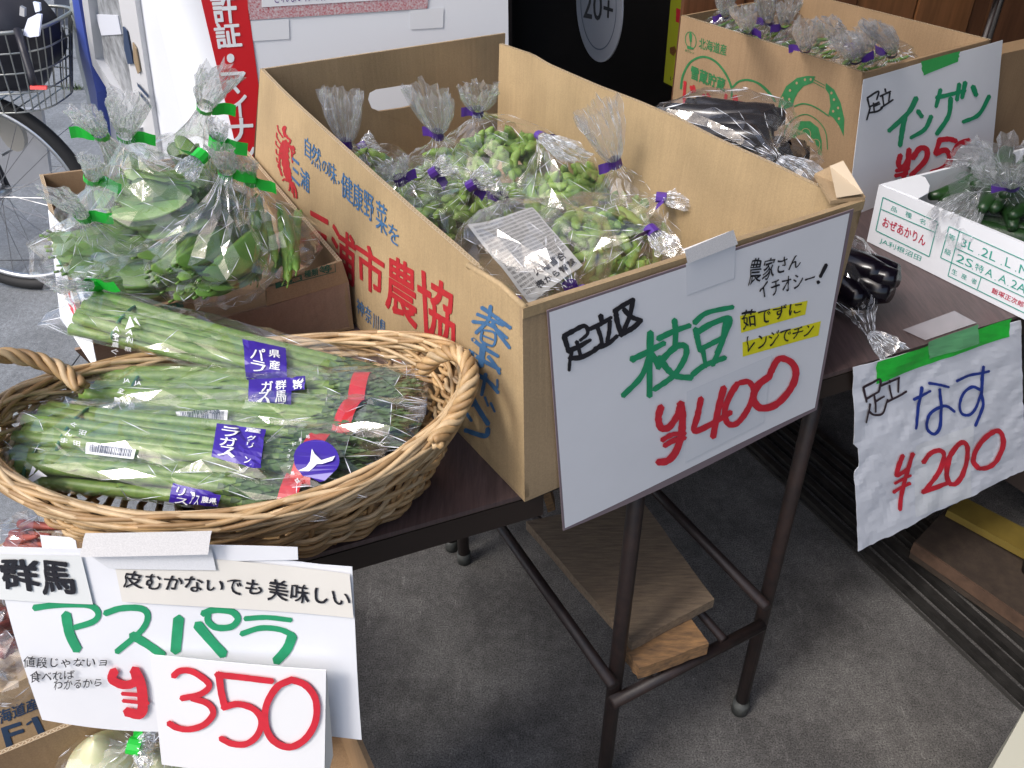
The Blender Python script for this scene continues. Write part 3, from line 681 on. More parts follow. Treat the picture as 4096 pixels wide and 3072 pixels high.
box = E_('cardboard_box', ((B0+FRb+BRb+bb)/4).xy.to_3d()+Vector((0, 0, T)), 'largest open brown carton with red and blue Japanese print, full of bagged green soybeans', 'box')
inn = (TFR-TFL); inn.z = 0; inn = inn.normalized()
back = dFB.normalized()
v, f = sheet(ltop, lbot, 40, 14, inn*TH, bulge=.004); lw_ = mk('side_panel', v, f, KRAFT, box)
SL = Surf(v, f)
flutes(ltop, inn*TH, box)
ftop = [TFL-Vector((0, 0, 0)), P(2345, 1160, ZB), P(2729, 1030, ZB), P(3100, 915, ZB), TFR]
v, f = sheet([TFL+inn*.0, TFR], [B0+inn*.0, FRb], 20, 8, back*TH, bulge=.002); mk('front_panel', v, f, KRAFT2, box)
SF = Surf(v, f)
rtop = [P(*z3(*p), ZB) for p in ((12, 262), (200, 325), (300, 385), (600, 515), (840, 606), (1100, 718), (1330, 838), (1659, 985))] + [P(3281, 742, ZB), TFR]
v, f = sheet(rtop, [BRb, FRb], 30, 8, -inn*TH, bulge=-.003); mk('side_panel', v, f, KRAFT, box)
flutes(rtop, -inn*TH, box)
# back wall with the hand hole: built as a grid polygon with hole
SBk = Plane(TBL-back*.006, -back)
bw = MB()
hole = [Z(1000, 0, 1.508)(*p) for p in ((712, 600), (722, 560), (760, 540), (940, 512), (985, 512), (985, 560), (985, 600), (970, 640), (920, 652), (780, 672), (735, 655))]
outer = [(TBL-back*TH), (TBR-back*TH), BRb, bb]; outer = [q_ - back*((q_-SBk.p0).dot(back)) for q_ in outer]; outer[1] = outer[1]+inn*.035; outer[2] = outer[2]+inn*.03
hpts = [SBk(x, y, 0) for x, y in hole]
tri = tessellate_polygon([outer, hpts]); allp = outer+hpts
for d_ in (0, 1):
    bw.add([p+back*TH*d_*1.0 for p in allp], [tuple(t) if d_ else tuple(reversed(t)) for t in tri])
n_ = len(hpts); base_ = len(bw.v); bw.add([p for p in hpts]+[p+back*TH for p in hpts], [(i, (i+1) % n_, (i+1) % n_+n_, i+n_) for i in range(n_)])
bw.add([outer[0], outer[1], outer[1]+back*TH, outer[0]+back*TH], [(0, 1, 2, 3)])
bw.mk('back_panel', KRAFT2, box); flutes([outer[0], outer[1]], back*TH, box)
b = MB(); b.prism([B0, FRb, BRb, bb], (0, 0, .006)); b.mk('bottom_panel', KRAFT2, box)
# folded torn lip on the left wall and the taped corner flap
b = MB(); b.tube([p+Vector((0, 0, -.0005))+inn*.003 for p in ltop[-3:]], .0036, 6); b.mk('worn_lip', KRAFT, box, True)
b = MB(); q = [P(3258, 695, ZB+.012), P(3372, 640, ZB+.035), P(3462, 788, ZB+.004), P(3322, 803, ZB+.004)]; b.prism(q, (0, 0, -.004)); fp = b.mk('corner_flap', KRAFT2, box)
b = MB(); q = [P(3318, 668, ZB+.028), P(3372, 648, ZB+.037), P(3452, 778, ZB+.008), P(3345, 795, ZB+.006)]; b.prism([p+Vector((0, 0, .001)) for p in q], (0, 0, .0004)); b.mk('clear_tape', mat('tape_on_kraft', (.52, .42, .30), .25), fp)
v, f = sheet([TFL+Vector((0, 0, 0)), TFR], [TFL+Vector((0, 0, -.012)), TFR+Vector((0, 0, -.012))], 20, 1, -back*.0015, wob=.0015); mk('front_lip', v, f, KRAFT, box)
# print on the long side
for ch, x, y, w, h, m_ in (('自', 333, 818, 36, 118, .9), ('然', 372, 858, 58, 130, .8), ('の', 438, 958, 34, 75, .8), ('味', 476, 965, 48, 120, .75), (',', 532, 1088, 10, 22, .5), ('健', 553, 1030, 68, 150, .8), ('康', 624, 1085, 60, 160, .8), ('野', 690, 1140, 58, 160, .85), ('菜', 762, 1195, 68, 180, .8), ('を', 838, 1335, 62, 110, .75)):
    text(ch, charq(x, y, w, h, m_), SL, BLUEP, box, bold=.012, conv=z1)
for ch, q in (('三', [(255, 945), (300, 985), (300, 1125), (255, 1075)]), ('浦', [(305, 1005), (360, 1050), (362, 1170), (308, 1120)])):
    text(ch, q, SL, BLUEP, box, bold=.03, conv=z1)
for ch, q in (('三', [(360, -240), (480, -175), (480, 60), (370, -20)]), ('浦', [(495, -165), (638, -68), (636, 230), (500, 110)]), ('市', [(642, -72), (812, 38), (803, 305), (652, 190)]), ('農', [(826, 18), (1005, 110), (1008, 478), (822, 340)]), ('協', [(1010, 110), (1232, 235), (1240, 612), (1030, 475)])):
    text(ch, q, SL, REDP, box, bold=.035, conv=zM)
for ch, q in (('神', [(645, 285), (690, 320), (690, 410), (648, 375)]), ('奈', [(694, 325), (735, 355), (735, 455), (698, 425)]), ('川', [(742, 375), (778, 400), (776, 495), (745, 470)]), ('県', [(784, 405), (822, 440), (822, 540), (786, 508)]), ('三', [(838, 500), (885, 540), (885, 590), (840, 560)])):
    text(ch, q, SL, BLUEP, box, bold=.01, conv=zM)
strokes([(26, ((1400, 345), (1480, 400), (1575, 470))), (22, ((1345, 430), (1450, 450), (1555, 530))), (20, ((1372, 385), (1470, 425), (1530, 455))), (24, ((1455, 335), (1440, 420), (1365, 500))), (24, ((1465, 440), (1510, 510), (1570, 590))), (16, ((1405, 480), (1400, 545), (1470, 575), (1480, 500), (1405, 480))), (12, ((1410, 515), (1470, 540)))], 20, SL, BLUEP, box, zM, seed=3)
strokes([(26, ((1345, 535), (1400, 580), (1500, 640))), (26, ((1320, 605), (1400, 660), (1510, 720))), (40, ((1410, 570), (1400, 650), (1395, 700))), (22, ((1440, 640), (1480, 690), (1510, 745)))], 20, SL, BLUEP, box, zM, seed=4)
strokes([(26, ((1365, 745), (1440, 790), (1500, 860))), (24, ((1425, 745), (1410, 830), (1400, 875))), (16, ((1440, 790), (1490, 830), (1495, 780)))], 20, SL, BLUEP, box, zM, seed=5)
strokes([(34, ((1335, 860), (1365, 930), (1440, 1050))), (22, ((1340, 850), (1330, 900), (1345, 940))), (16, ((1420, 885), (1440, 940))), (16, ((1455, 920), (1480, 975)))], 20, SL, BLUEP, box, zM, seed=6)
strokes([(24, ((1265, 955), (1295, 1000))), (22, ((1310, 985), (1340, 1030))), (32, ((1440, 1075), (1420, 1120), (1300, 1085)))], 20, SL, BLUEP, box, zM, seed=7)
# red emblem: long body with legs and feelers
strokes([(50, ((215, 870), (212, 950), (225, 1030), (238, 1085))), (13, ((205, 850), (185, 900), (180, 1000), (195, 1060))), (12, ((215, 845), (250, 900), (258, 980))), (9, ((200, 830), (175, 790), (168, 757))), (9, ((210, 825), (200, 775), (215, 760))), (16, ((215, 765), (210, 800), (228, 830))), (14, ((228, 830), (245, 845), (240, 865))),
         (8, ((190, 870), (165, 830), (163, 800))), (8, ((184, 900), (160, 870), (158, 850))), (8, ((182, 940), (163, 925), (160, 900))), (8, ((184, 980), (168, 975), (162, 950))), (8, ((190, 1020), (175, 1010), (172, 990))), (12, ((245, 880), (270, 900), (262, 880))), (10, ((255, 930), (272, 920), (265, 905))),
         (12, ((225, 1090), (210, 1080), (200, 1090))), (20, ((235, 1085), (255, 1110), (262, 1160))), (12, ((262, 1100), (280, 1150), (285, 1195))), (10, ((245, 1110), (240, 1150))), (10, ((258, 1130), (270, 1190)))], 10, SL, REDP, box, z1, 'emblem', seed=9, jag=.2)

WSC = 1.4
# ------------------------------------------------------------------ price sign 400
sg = E_('price_sign', onplane(2700, 900, TFL-back*.004, -back), 'laminated white sign reading 400 yen in red, taped to the front of the biggest carton', 'sign')
s0 = TFL - back*.004 - Vector((0, 0, .05)); sn = (-back + Vector((0, 0, .00))).normalized()
SG = Plane(s0, sn, lambda p: .002*math.sin(p.x*9+1)*max(0, (ZB-p.z))*6)
zL = Z(2000, 700, 1.10625); zS = Z(2000, 1000, 1.508)
def sheetpx(q, surf, m, parent, name, nu=24, nv=16, th=.0012, conv=None, edgef=None, eps=0):
    if conv: q = [conv(*p) for p in q]
    vs_ = []; 
    for j in range(nv+1):
        for i in range(nu+1):
            u, w = i/nu, j/nv; x, y = quadpx(q, u, 1-w)
            if edgef: x, y = edgef(x, y, u, w)
            vs_.append(surf(x, y, eps))
    N = len(vs_); W = nu+1; nn = surf.n; vs_ += [p-nn*th for p in vs_]; f = []
    for j in range(nv):
        for i in range(nu):
            a = j*W+i; f.append((a, a+1, a+W+1, a+W)); f.append((N+a, N+a+W, N+a+W+1, N+a+1))
    for i in range(nu): f.append((i, N+i, N+i+1, i+1)); a = nv*W+i; f.append((a, a+1, N+a+1, N+a))
    for j in range(nv): a = j*W; f.append((a, a+W, N+a+W, N+a)); a = j*W+nu; f.append((a, N+a, N+a+W, a+W))
    return mk(name, vs_, f, m, parent)
CLEAR = mat('laminate_clear', (.40, .33, .28), .12)
def bow(x, y, u, w): return x, y + (18*math.sin(math.pi*u)*w if w > .6 else 0)
sheetpx([(208, 600), (1566, 150), (1410, 1045), (272, 1566)], SG, LAMIN, sg, 'laminate', conv=zL, edgef=bow)
def sg2(x, y, e=0): return SG(x, y, e)
patch([(216, 607), (1545, 167), (1400, 1035), (279, 1553)], SG, PAPER, sg, 'paper', conv=zL, nu=24, nv=16, eps=.0006)
q = [p for p in ((806, 326), (1022, 236), (1042, 300), (820, 386))]
patch(q, SG, CLOTHT, sg, 'cloth_tape', conv=zL, nu=8, nv=6, eps=.004)
qq = [P(*zL(805, 332), ZB+.003), P(*zL(1012, 252), ZB+.003), SG(*zL(1032, 240), .004), SG(*zL(816, 340), .004)]
b = MB(); b.prism([qq[0], qq[1], qq[1]-back*.006, qq[0]-back*.006], Vector((0, 0, .0006))); b.mk('cloth_tape', CLOTHT, sg)
TAPC = mat('tape_on_paper', (.74, .76, .80), .16)
patch([(820, 388), (1040, 302), (1033, 455), (822, 530)], SG, TAPC, sg, 'clear_tape', conv=zL, eps=.0012)
patch([(822, 955), (1205, 797), (1172, 1098), (815, 1270)], SG, TAPC, sg, 'price_patch', conv=zL, eps=.0012)
blk = BLACK
strokes([(24, ((380, 515), (395, 565), (405, 600))), (22, ((375, 515), (440, 480), (500, 452), (530, 478))), (16, ((515, 460), (520, 500), (475, 540))), (22, ((400, 605), (470, 575), (520, 545))), (18, ((455, 545), (470, 600), (480, 640))), (16, ((475, 570), (540, 535))), (16, ((430, 590), (415, 650), (408, 720))), (22, ((410, 645), (480, 640), (560, 600), (600, 565))),
         (24, ((600, 388), (606, 425))), (20, ((535, 470), (600, 440), (665, 400))), (20, ((580, 460), (600, 520), (608, 570))), (20, ((655, 420), (650, 490), (636, 550))), (20, ((560, 590), (640, 560), (700, 510))),
         (22, ((680, 365), (740, 325), (800, 292))), (24, ((690, 365), (700, 430), (722, 500))), (22, ((795, 292), (775, 390), (738, 478))), (22, ((738, 350), (780, 395), (840, 418))), (24, ((715, 505), (790, 465), (845, 415)))], 20, SG, blk, sg, zS, seed=1, eps=.0016)
strokes([(28, ((785, 655), (860, 620), (985, 555))), (30, ((900, 490), (895, 650), (893, 875))), (26, ((892, 640), (840, 760), (730, 872))), (30, ((900, 620), (935, 665), (950, 705))), (26, ((945, 530), (1040, 485), (1140, 450))), (26, ((1045, 415), (1052, 500), (1045, 600))),
         (28, ((965, 660), (1050, 580), (1110, 575), (1110, 640), (1040, 750), (920, 835))), (30, ((955, 640), (1000, 710), (1060, 755), (1150, 765))),
         (24, ((1165, 435), (1240, 375), (1400, 340))), (26, ((1172, 470), (1190, 560), (1200, 605))), (26, ((1170, 500), (1270, 440), (1380, 410), (1350, 510), (1300, 620))), (24, ((1200, 595), (1280, 555), (1345, 520))), (22, ((1215, 590), (1235, 700))), (26, ((1360, 420), (1330, 560), (1275, 690))), (26, ((1150, 748), (1230, 690), (1355, 645)))], 26, SG, GREENM, sg, zS, seed=2, eps=.0016)
strokes([(32, ((962, 935), (945, 1000), (960, 1062), (1010, 1060), (1060, 990), (1075, 940))), (34, ((1080, 915), (1092, 1010), (1082, 1120), (1050, 1210), (1000, 1262), (938, 1270))), (22, ((965, 1138), (1030, 1105), (1110, 1098))), (24, ((980, 1172), (1040, 1140), (1110, 1125))),
         (28, ((1205, 888), (1185, 990), (1165, 1085), (1270, 1045), (1390, 975))), (32, ((1345, 825), (1310, 960), (1280, 1125))), (28, ((1430, 800), (1385, 870), (1352, 960), (1368, 1040), (1425, 1045), (1490, 965), (1528, 860), (1500, 795), (1440, 798)))], 28, SG, REDM, sg, zS, seed=3, eps=.0022)
strokes([(24, ((1192, 890), (1140, 930), (1120, 985), (1150, 1030), (1220, 1018), (1285, 950), (1310, 880), (1290, 830), (1235, 812), (1200, 865), (1190, 895)))], 24, SG, REDM, sg, zL, seed=4, eps=.0024)
patch([(1060, 622), (1362, 556), (1352, 618), (1066, 698)], SG, YELM, sg, 'highlight_bar', conv=zL, eps=.001)
patch([(1072, 740), (1422, 648), (1412, 712), (1074, 804)], SG, YELM, sg, 'highlight_bar', conv=zL, eps=.001)
text('農家さん', [(1105, 370), (1335, 345), (1325, 405), (1095, 490)], SG, blk, sg, conv=zL, bold=.007, eps=.0016, hand=.45)
text('イチオシー', [(1140, 475), (1390, 420), (1385, 480), (1150, 550)], SG, blk, sg, conv=zL, bold=.008, eps=.0016, hand=.45)
strokes([(12, ((1442, 395), (1415, 450))), (12, ((1408, 470), (1405, 478)))], 10, SG, blk, sg, zL, eps=.0016)
text('茹でずに', [(1065, 600), (1338, 558), (1330, 610), (1075, 685)], SG, blk, sg, conv=zL, bold=.008, eps=.0016, hand=.45)
text('レンジでチン', [(1090, 710), (1395, 655), (1385, 705), (1095, 785)], SG, blk, sg, conv=zL, bold=.008, eps=.0016, hand=.45)

# ------------------------------------------------------------------ carton of bagged beans at the back (green and red print)
K0 = P(3402, 858, T+.001); ZK = zup(3462, 292, K0)
k0, k1, k2 = P(3460, 292, ZK), P(2725, 62, ZK), P(3965, 158, ZK)
k3 = k1+(k2-k0)*1.02
kb = E_('cardboard_box', ((k0+k3)/2).xy.to_3d()+Vector((0, 0, T)), 'brown carton with green Hokkaido print at the upper right, holding bagged beans', 'box')
dz = Vector((0, 0, T+.001-ZK)); kin = (k3-k1).normalized(); kbk = (k1-k0).normalized()
v, f = sheet([k1, k0], [k1+dz, K0], 24, 10, kin*TH, bulge=.002); mk('side_panel', v, f, KRAFT3, kb); SK = Surf(v, f)
v, f = sheet([k0, k2], [K0, k2+dz], 12, 8, kbk*TH); mk('front_panel', v, f, KRAFT3, kb)
v, f = sheet([k2, k3], [k2+dz, k3+dz], 12, 4, -kin*TH); mk('side_panel', v, f, KRAFT3, kb); flutes([k2, k3], -kin*TH, kb)
v, f = sheet([k1, k3], [k1+dz, k3+dz], 12, 4, -kbk*TH); mk('back_panel', v, f, KRAFT3, kb)
flutes([k1, k0], kin*TH, kb)
b = MB(); b.prism([K0, k2+dz, k3+dz, k1+dz], (0, 0, .005)); b.mk('bottom_panel', KRAFT3, kb)
text('北海道産', [(1205, 225), (1370, 272), (1366, 336), (1200, 292)], SK, GREENP, kb, bold=.02, conv=z3)
text('雪蔵貯蔵', [(1156, 393), (1362, 478), (1356, 552), (1152, 475)], SK, GREENP, kb, bold=.05, conv=z3)
text('じゃがいも', [(1112, 480), (1660, 650), (1650, 840), (1105, 640)], SK, REDP, kb, bold=.06, conv=z3)
text('ホクレン', [(1118, 294), (1172, 312), (1172, 328), (1117, 310)], SK, GREENP, kb, bold=.02, conv=z3)
WSC = 1.0
strokes([(5, tuple((1152+33*math.cos(a), 243+50*math.sin(a)+8*math.cos(a)) for a in np.linspace(0, 6.3, 14)))], 5, SK, GREENP, kb, z3, 'emblem', jag=.02)
strokes([(16, ((1150, 200), (1152, 250))), (5, ((1152, 250), (1152, 285))), (18, ((1135, 285), (1165, 293)))], 5, SK, GREENP, kb, z3, 'emblem', jag=.3)
strokes([(13, ((1092, 535), (1105, 455), (1150, 375), (1225, 342), (1300, 370), (1360, 440), (1395, 520), (1400, 590))), (12, ((1405, 525), (1445, 490), (1505, 482), (1570, 510), (1640, 580), (1659, 610)))], 10, SK, GREENP, kb, z3, 'emblem', jag=.02, taper=0)
strokes([(9, ((0, 485), (60, 500), (120, 550), (165, 615)))], 9, SK, GREENP, kb, z4, 'emblem', jag=.02)
# scarf-shaped dotted arch (the face is left out) and the round basket emblem
fillpoly([(170, 682), (185, 600), (225, 520), (290, 470), (350, 457), (402, 460), (385, 500), (330, 520), (295, 560), (275, 600), (265, 640), (215, 660)], SK, GREENP, kb, 'emblem', z4)
fillpoly([(465, 500), (515, 540), (555, 620), (577, 720), (572, 822), (545, 760), (510, 710), (480, 690), (492, 640), (485, 570), (462, 535)], SK, GREENP, kb, 'emblem', z4)
KD = mat('kraft_dot', (.33, .22, .125), .7)
for x, y in ((250, 545), (290, 500), (340, 480), (375, 478), (205, 590), (245, 598), (205, 640), (500, 560), (515, 600), (540, 650), (510, 670), (545, 715), (540, 765)):
    fillpoly([(x+7*math.cos(a), y+9*math.sin(a)) for a in np.linspace(0, 6.28, 8)[:-1]], SK, KD, kb, 'emblem_dot', z4, eps=.0011)
strokes([(5, ((395, 480), (460, 515))), (5, ((390, 495), (455, 530))), (9, ((275, 640), (330, 625), (400, 645), (485, 700))), (6, ((210, 850), (225, 770), (280, 710), (350, 690), (420, 730), (465, 800), (475, 900)))], 6, SK, GREENP, kb, z4, 'emblem', jag=.02)
fillpoly([(235, 850), (260, 770), (310, 730), (370, 730), (420, 770), (440, 850), (440, 940), (420, 930), (400, 850), (345, 800), (290, 820), (255, 860)], SK, GREENP, kb, 'emblem', z4)
for x, y, r_ in ((270, 820, 26), (345, 810, 30), (405, 870, 26), (330, 870, 22)):
    strokes([(4, tuple((x+r_*math.cos(a), y+r_*1.2*math.sin(a)) for a in np.linspace(0, 6.3, 10)))], 4, SK, KD, kb, z4, 'emblem', eps=.0011)
# its sign
WSC = 1.35
kn = -kbk
s2 = E_('price_sign', onplane(3700, 250, k0-kbk*.003, kn), 'white sign with green katakana and red 250 yen on the right rear carton', 'sign')
kq = (k2-k0).cross(K0-k0).normalized()
SI = Plane(k0-kbk*.004, kq, lambda p: .001*math.sin(p.x*22))
sheetpx([(3453, 318), (4010, 160), (3962, 705), (3385, 885)], SI, PAPER, s2, 'paper', th=.0008)
patch([(1040, 372), (1272, 308), (1260, 372), (1052, 456)], SI, TGREEN2, s2, 'green_tape', conv=z4, rag=3, seed=3)
strokes([(24, ((1010, 590), (960, 680), (840, 790))), (26, ((940, 700), (925, 780), (910, 880))), (22, ((1018, 668), (1045, 705))), (20, ((1100, 700), (1060, 780), (975, 832))), (20, ((1155, 540), (1128, 645))), (20, ((1130, 590), (1210, 570), (1300, 545))), (22, ((1215, 590), (1200, 700), (1130, 810))), (20, ((1265, 505), (1250, 605))), (20, ((1300, 495), (1280, 592))), (24, ((1345, 520), (1365, 575))), (20, ((1445, 578), (1380, 690), (1285, 735)))], 20, SI, GREENM, s2, z4, seed=5)
strokes([(9, ((710, 595), (720, 640))), (9, ((708, 590), (775, 550), (765, 600))), (9, ((720, 645), (780, 615))), (8, ((745, 620), (750, 670))), (8, ((725, 650), (705, 722))), (9, ((715, 680), (770, 670), (800, 650))), (8, ((750, 640), (785, 625))), (9, ((815, 535), (820, 555))), (9, ((785, 580), (850, 550))), (8, ((800, 575), (808, 640))), (8, ((845, 560), (838, 610))), (9, ((790, 650), (865, 600)))], 9, SI, blk, s2, z4, seed=6)
strokes([(26, ((912, 935), (900, 990), (925, 1010), (960, 960), (965, 900))), (26, ((965, 900), (955, 1000), (930, 1070))), (18, ((885, 1030), (965, 1015))), (18, ((880, 1060), (955, 1045))), (26, ((985, 955), (1030, 895), (1072, 905), (1060, 970), (975, 1060))), (22, ((1150, 838), (1120, 925))), (26, ((1140, 845), (1200, 838), (1245, 850))), (26, ((1120, 925), (1180, 905), (1205, 950), (1170, 1010), (1095, 1040))), (26, ((1325, 848), (1260, 870), (1210, 960), (1215, 1040)))], 24, SI, REDM, s2, z4, seed=7, eps=.0012)
# carton at the far right edge
b = MB(); q = [P(4015, 215, .95), P(4330, 170, .95), P(4330, 900, .95), P(3960, 640, .95)]
xb = [onplane(4010, 215, k2+kbk*.01, kn), onplane(4350, 100, k2+kbk*.01, kn)]
b = MB(); a, c = xb[0], xb[1]; a.z = c.z = xb[0].z; b.prism([Vector((a.x, a.y, T)), Vector((c.x, c.y, T)), c, a], kbk*.05); o = b.mk('cardboard_box', KRAFT3, base=Vector((a.x, a.y, T))); setp(o, 'plain brown carton at the right edge of the picture behind the bean sign', 'box')

# ------------------------------------------------------------------ white tray carton
WCARD = mat('white_card', (.70, .72, .76), .5, noise_amt=.02, nscale=10)
W0 = P(3467, 965, T+.001); ZW = zup(3512, 736, W0)
w0 = P(3516, 738, ZW); w1 = P(4096, 975, ZW); w1 = w0+(w1-w0)*1.18; w2 = P(3905, 640, ZW); w2 = w0+(w2-w0)*2.1
trb = E_('white_tray', ((w1+w2)/2).xy.to_3d()+Vector((0, 0, T)), 'white printed card tray holding bagged cucumbers on the right table', 'tray')
dzw = Vector((0, 0, T+.001-ZW)); wa = (w1-w0).normalized(); wb = (w2-w0).normalized()
b1_ = P(4096, 1278, T+.001); b1_ = W0+(b1_-W0)*1.18
v, f = sheet([w0, w1], [W0, b1_], 14, 6, wb*.006); mk('side_panel', v, f, WCARD, trb); SW = Surf(v, f)
v, f = sheet([w0, w2], [W0, w2+dzw], 10, 4, wa*.006); mk('end_panel', v, f, WCARD, trb); SWb = Plane(w0+wa*.0065, wa)
w3 = w1+(w2-w0)
v, f = sheet([w1, w3], [b1_, w3+dzw], 4, 2, -wa*.006); mk('end_panel', v, f, WCARD, trb)
v, f = sheet([w2, w3], [w2+dzw, w3+dzw], 4, 2, -wb*.006); mk('side_panel', v, f, WCARD, trb)
b = MB(); b.prism([W0, b1_, w3+dzw, w2+dzw], (0, 0, .004)); b.mk('bottom_panel', WCARD, trb)
b = MB(); q = [w0+wa*.002+wb*.002, w0+(P(3672, 797, ZW)-w0), P(3712, 775, ZW), P(3718, 745, ZW), P(3700, 712, ZW), P(3668, 702, ZW)]; b.prism(q, (0, 0, .0015)); b.mk('corner_tab', WCARD, trb)
for pts in (((3808, 758), (3815, 728), (3840, 716), (3843, 728), (3825, 765), (3812, 770)), ((3892, 742), (3898, 705), (3904, 700), (3903, 718), (3896, 745))):
    fillpoly(pts, SWb, mat('dark_hole', (.04, .025, .015), .8), trb, 'slot', eps=.001)
zT = Z(3400, 700, 2.764)
def lines(lst, w, surf, m, parent, conv, name='table_line', eps=.0012):
    mb = MB()
    for (x0, y0), (x1, y1) in lst:
        p0_, p1_ = np.array(conv(x0, y0)), np.array(conv(x1, y1)); d = p1_-p0_; d = d/np.linalg.norm(d); nn = np.array((-d[1], d[0]))*w/2
        k = 5; vv = []
        for i in range(k+1):
            c = p0_+(p1_-p0_)*i/k; vv += [surf(*(c+nn), eps), surf(*(c-nn), eps)]
        mb.add(vv, [(2*i, 2*i+1, 2*i+3, 2*i+2) for i in range(k)])
    return mb.mk(name, m, parent)
lines([((370, 245), (975, 520)), ((975, 520), (880, 900)), ((880, 900), (290, 612)), ((290, 612), (370, 245)), ((350, 375), (942, 632)),
       ((1100, 568), (2100, 1015)), ((1100, 568), (1006, 910)), ((1006, 910), (1120, 965)), ((1215, 625), (1088, 1112)), ((1168, 805), (2100, 1235)), ((1122, 965), (2100, 1430)), ((1088, 1112), (2100, 1605)), ((1455, 1130), (1412, 1262))], 3.4, SW, TEALP, trb, zT)
for ch, q in (('品', [(462, 335), (525, 362), (518, 418), (455, 390)]), ('種', [(620, 395), (688, 425), (680, 485), (612, 455)]), ('名', [(778, 468), (842, 498), (832, 555), (770, 525)])): text(ch, q, SW, TEALP, trb, conv=zT)
text('おぜあかりん', [(378, 462), (848, 672), (828, 785), (358, 562)], SW, mat('crimson_print', (.45, .02, .06), .6), trb, conv=zT, bold=.02)
text('JA利根沼田', [(340, 685), (796, 895), (775, 965), (325, 755)], SW, TEALP, trb, conv=zT)
for ch, q in (('等', [(1100, 640), (1170, 675), (1160, 740), (1090, 705)]), ('級', [(1055, 800), (1125, 835), (1112, 900), (1042, 865)]), ('3L', [(1245, 695), (1385, 760), (1362, 850), (1225, 782)]), ('.', [(1422, 870), (1434, 876), (1432, 888), (1420, 882)]), ('2L', [(1470, 795), (1630, 868), (1605, 960), (1448, 888)]), ('.', [(1668, 980), (1682, 986), (1680, 998), (1666, 992)]), ('L', [(1735, 905), (1790, 935), (1775, 1035), (1712, 1003)]), ('.', [(1828, 1052), (1842, 1058), (1840, 1070), (1826, 1064)]), ('M', [(1885, 985), (1990, 1035), (1970, 1130), (1865, 1080)]),
              ('2S', [(1195, 865), (1370, 945), (1345, 1030), (1170, 950)]), ('.', [(1350, 1030), (1362, 1036), (1360, 1046), (1348, 1040)]), ('特', [(1398, 965), (1490, 1010), (1470, 1090), (1378, 1045)]), ('A', [(1530, 1025), (1590, 1055), (1570, 1140), (1492, 1100)]), ('.', [(1602, 1150), (1614, 1156), (1612, 1166), (1600, 1160)]), ('A', [(1672, 1092), (1740, 1125), (1722, 1210), (1636, 1168)]), ('.', [(1742, 1214), (1754, 1220), (1752, 1230), (1740, 1224)]), ('2A', [(1800, 1150), (1960, 1225), (1935, 1315), (1775, 1235)]),
              ('生', [(1135, 1028), (1195, 1056), (1182, 1115), (1122, 1086)]), ('産', [(1240, 1078), (1300, 1106), (1288, 1165), (1228, 1136)]), ('者', [(1352, 1130), (1410, 1158), (1398, 1215), (1338, 1186)])):
    text(ch, q, SW, TEALP, trb, conv=zT)
text('飯塚正次郎', [(1582, 1240), (1930, 1405), (1912, 1465), (1565, 1300)], SW, MATS['crimson_print'], trb, conv=zT, bold=.015)

# ------------------------------------------------------------------ eggplant sign hanging from the right table
s3 = E_('price_sign', P(3750, 1400, T), 'crumpled white sign with blue hiragana and red 200 yen taped to the right table edge', 'sign')
sn3 = (-dC + Vector((0, 0, -.02))).normalized()
SN = Plane(fC0-dC*.006, sn3, lambda p: .004*noise.noise(p*9)+.002*noise.noise(p*26)+.0008*noise.noise(p*70)+.03*max(0, .62-p.z)**1.2)
rnd = random.Random(12); jag = [rnd.uniform(-1, 1) for _ in range(60)]
def ragged(x, y, u, w):
    k = 2.5 if w > .99 else 0; k2 = 1 if u in (0, 1) else 0
    if u < .03 and .44 < w < .56: x += 18
    return x+jag[int(w*30)]*k2, y+jag[int(u*28)+20]*k
sheetpx([(3413, 1470), (4085, 1282), (4092, 1870), (3418, 2192)], SN, mat('crumpled_paper', (.74, .76, .82), .55, noise_amt=.02, nscale=10, bump=.35, bscale=30), s3, 'paper', nu=44, nv=40, th=.0008, edgef=ragged)
z5 = Z(3400, 1500, 2.073); z6 = Z(2996, 1000, 1.508)
patch([(765, 672), (1580, 412), (1566, 520), (762, 805)], SN, TGREEN, s3, 'green_tape', conv=z6, nu=14, nv=4, eps=.0012, rag=3, seed=2)
b = MB(); q = [P(*z6(928, 482), T+.0012), P(*z6(1238, 368), T+.0012), P(*z6(1372, 440), T+.0012), P(*z6(1065, 545), T+.0012)]; b.prism(q, (0, 0, .0004)); b.mk('clear_tape', mat('tape_table', (.30, .28, .30), .12), s3)
patch([(1068, 548), (1376, 445), (1384, 565), (1085, 655)], SN, mat('tape_on_green', (.16, .50, .22), .12), s3, 'clear_tape', conv=z6, eps=.002, rag=3)
patch([(530, 575), (1005, 400), (975, 985), (520, 1160)], SN, mat('patch_paper', (.78, .80, .83), .45), s3, 'price_patch', conv=z5, nu=14, nv=14, eps=.0010)
strokes([(15, ((104, 95), (125, 215))), (15, ((104, 98), (170, 60), (238, 28), (235, 100), (225, 130))), (14, ((120, 190), (230, 128))), (13, ((190, 160), (208, 305))), (13, ((198, 212), (278, 172))), (13, ((152, 228), (130, 392))), (14, ((140, 290), (200, 328), (270, 310), (310, 200))), (14, ((318, 40), (322, 60))), (14, ((245, 80), (405, 20))), (13, ((320, 80), (348, 200))), (13, ((402, 15), (395, 140))), (15, ((305, 222), (465, 132)))], 14, SN, mat('faded_marker', (.035, .02, .03), .5), s3, z5, seed=8, eps=.0018)
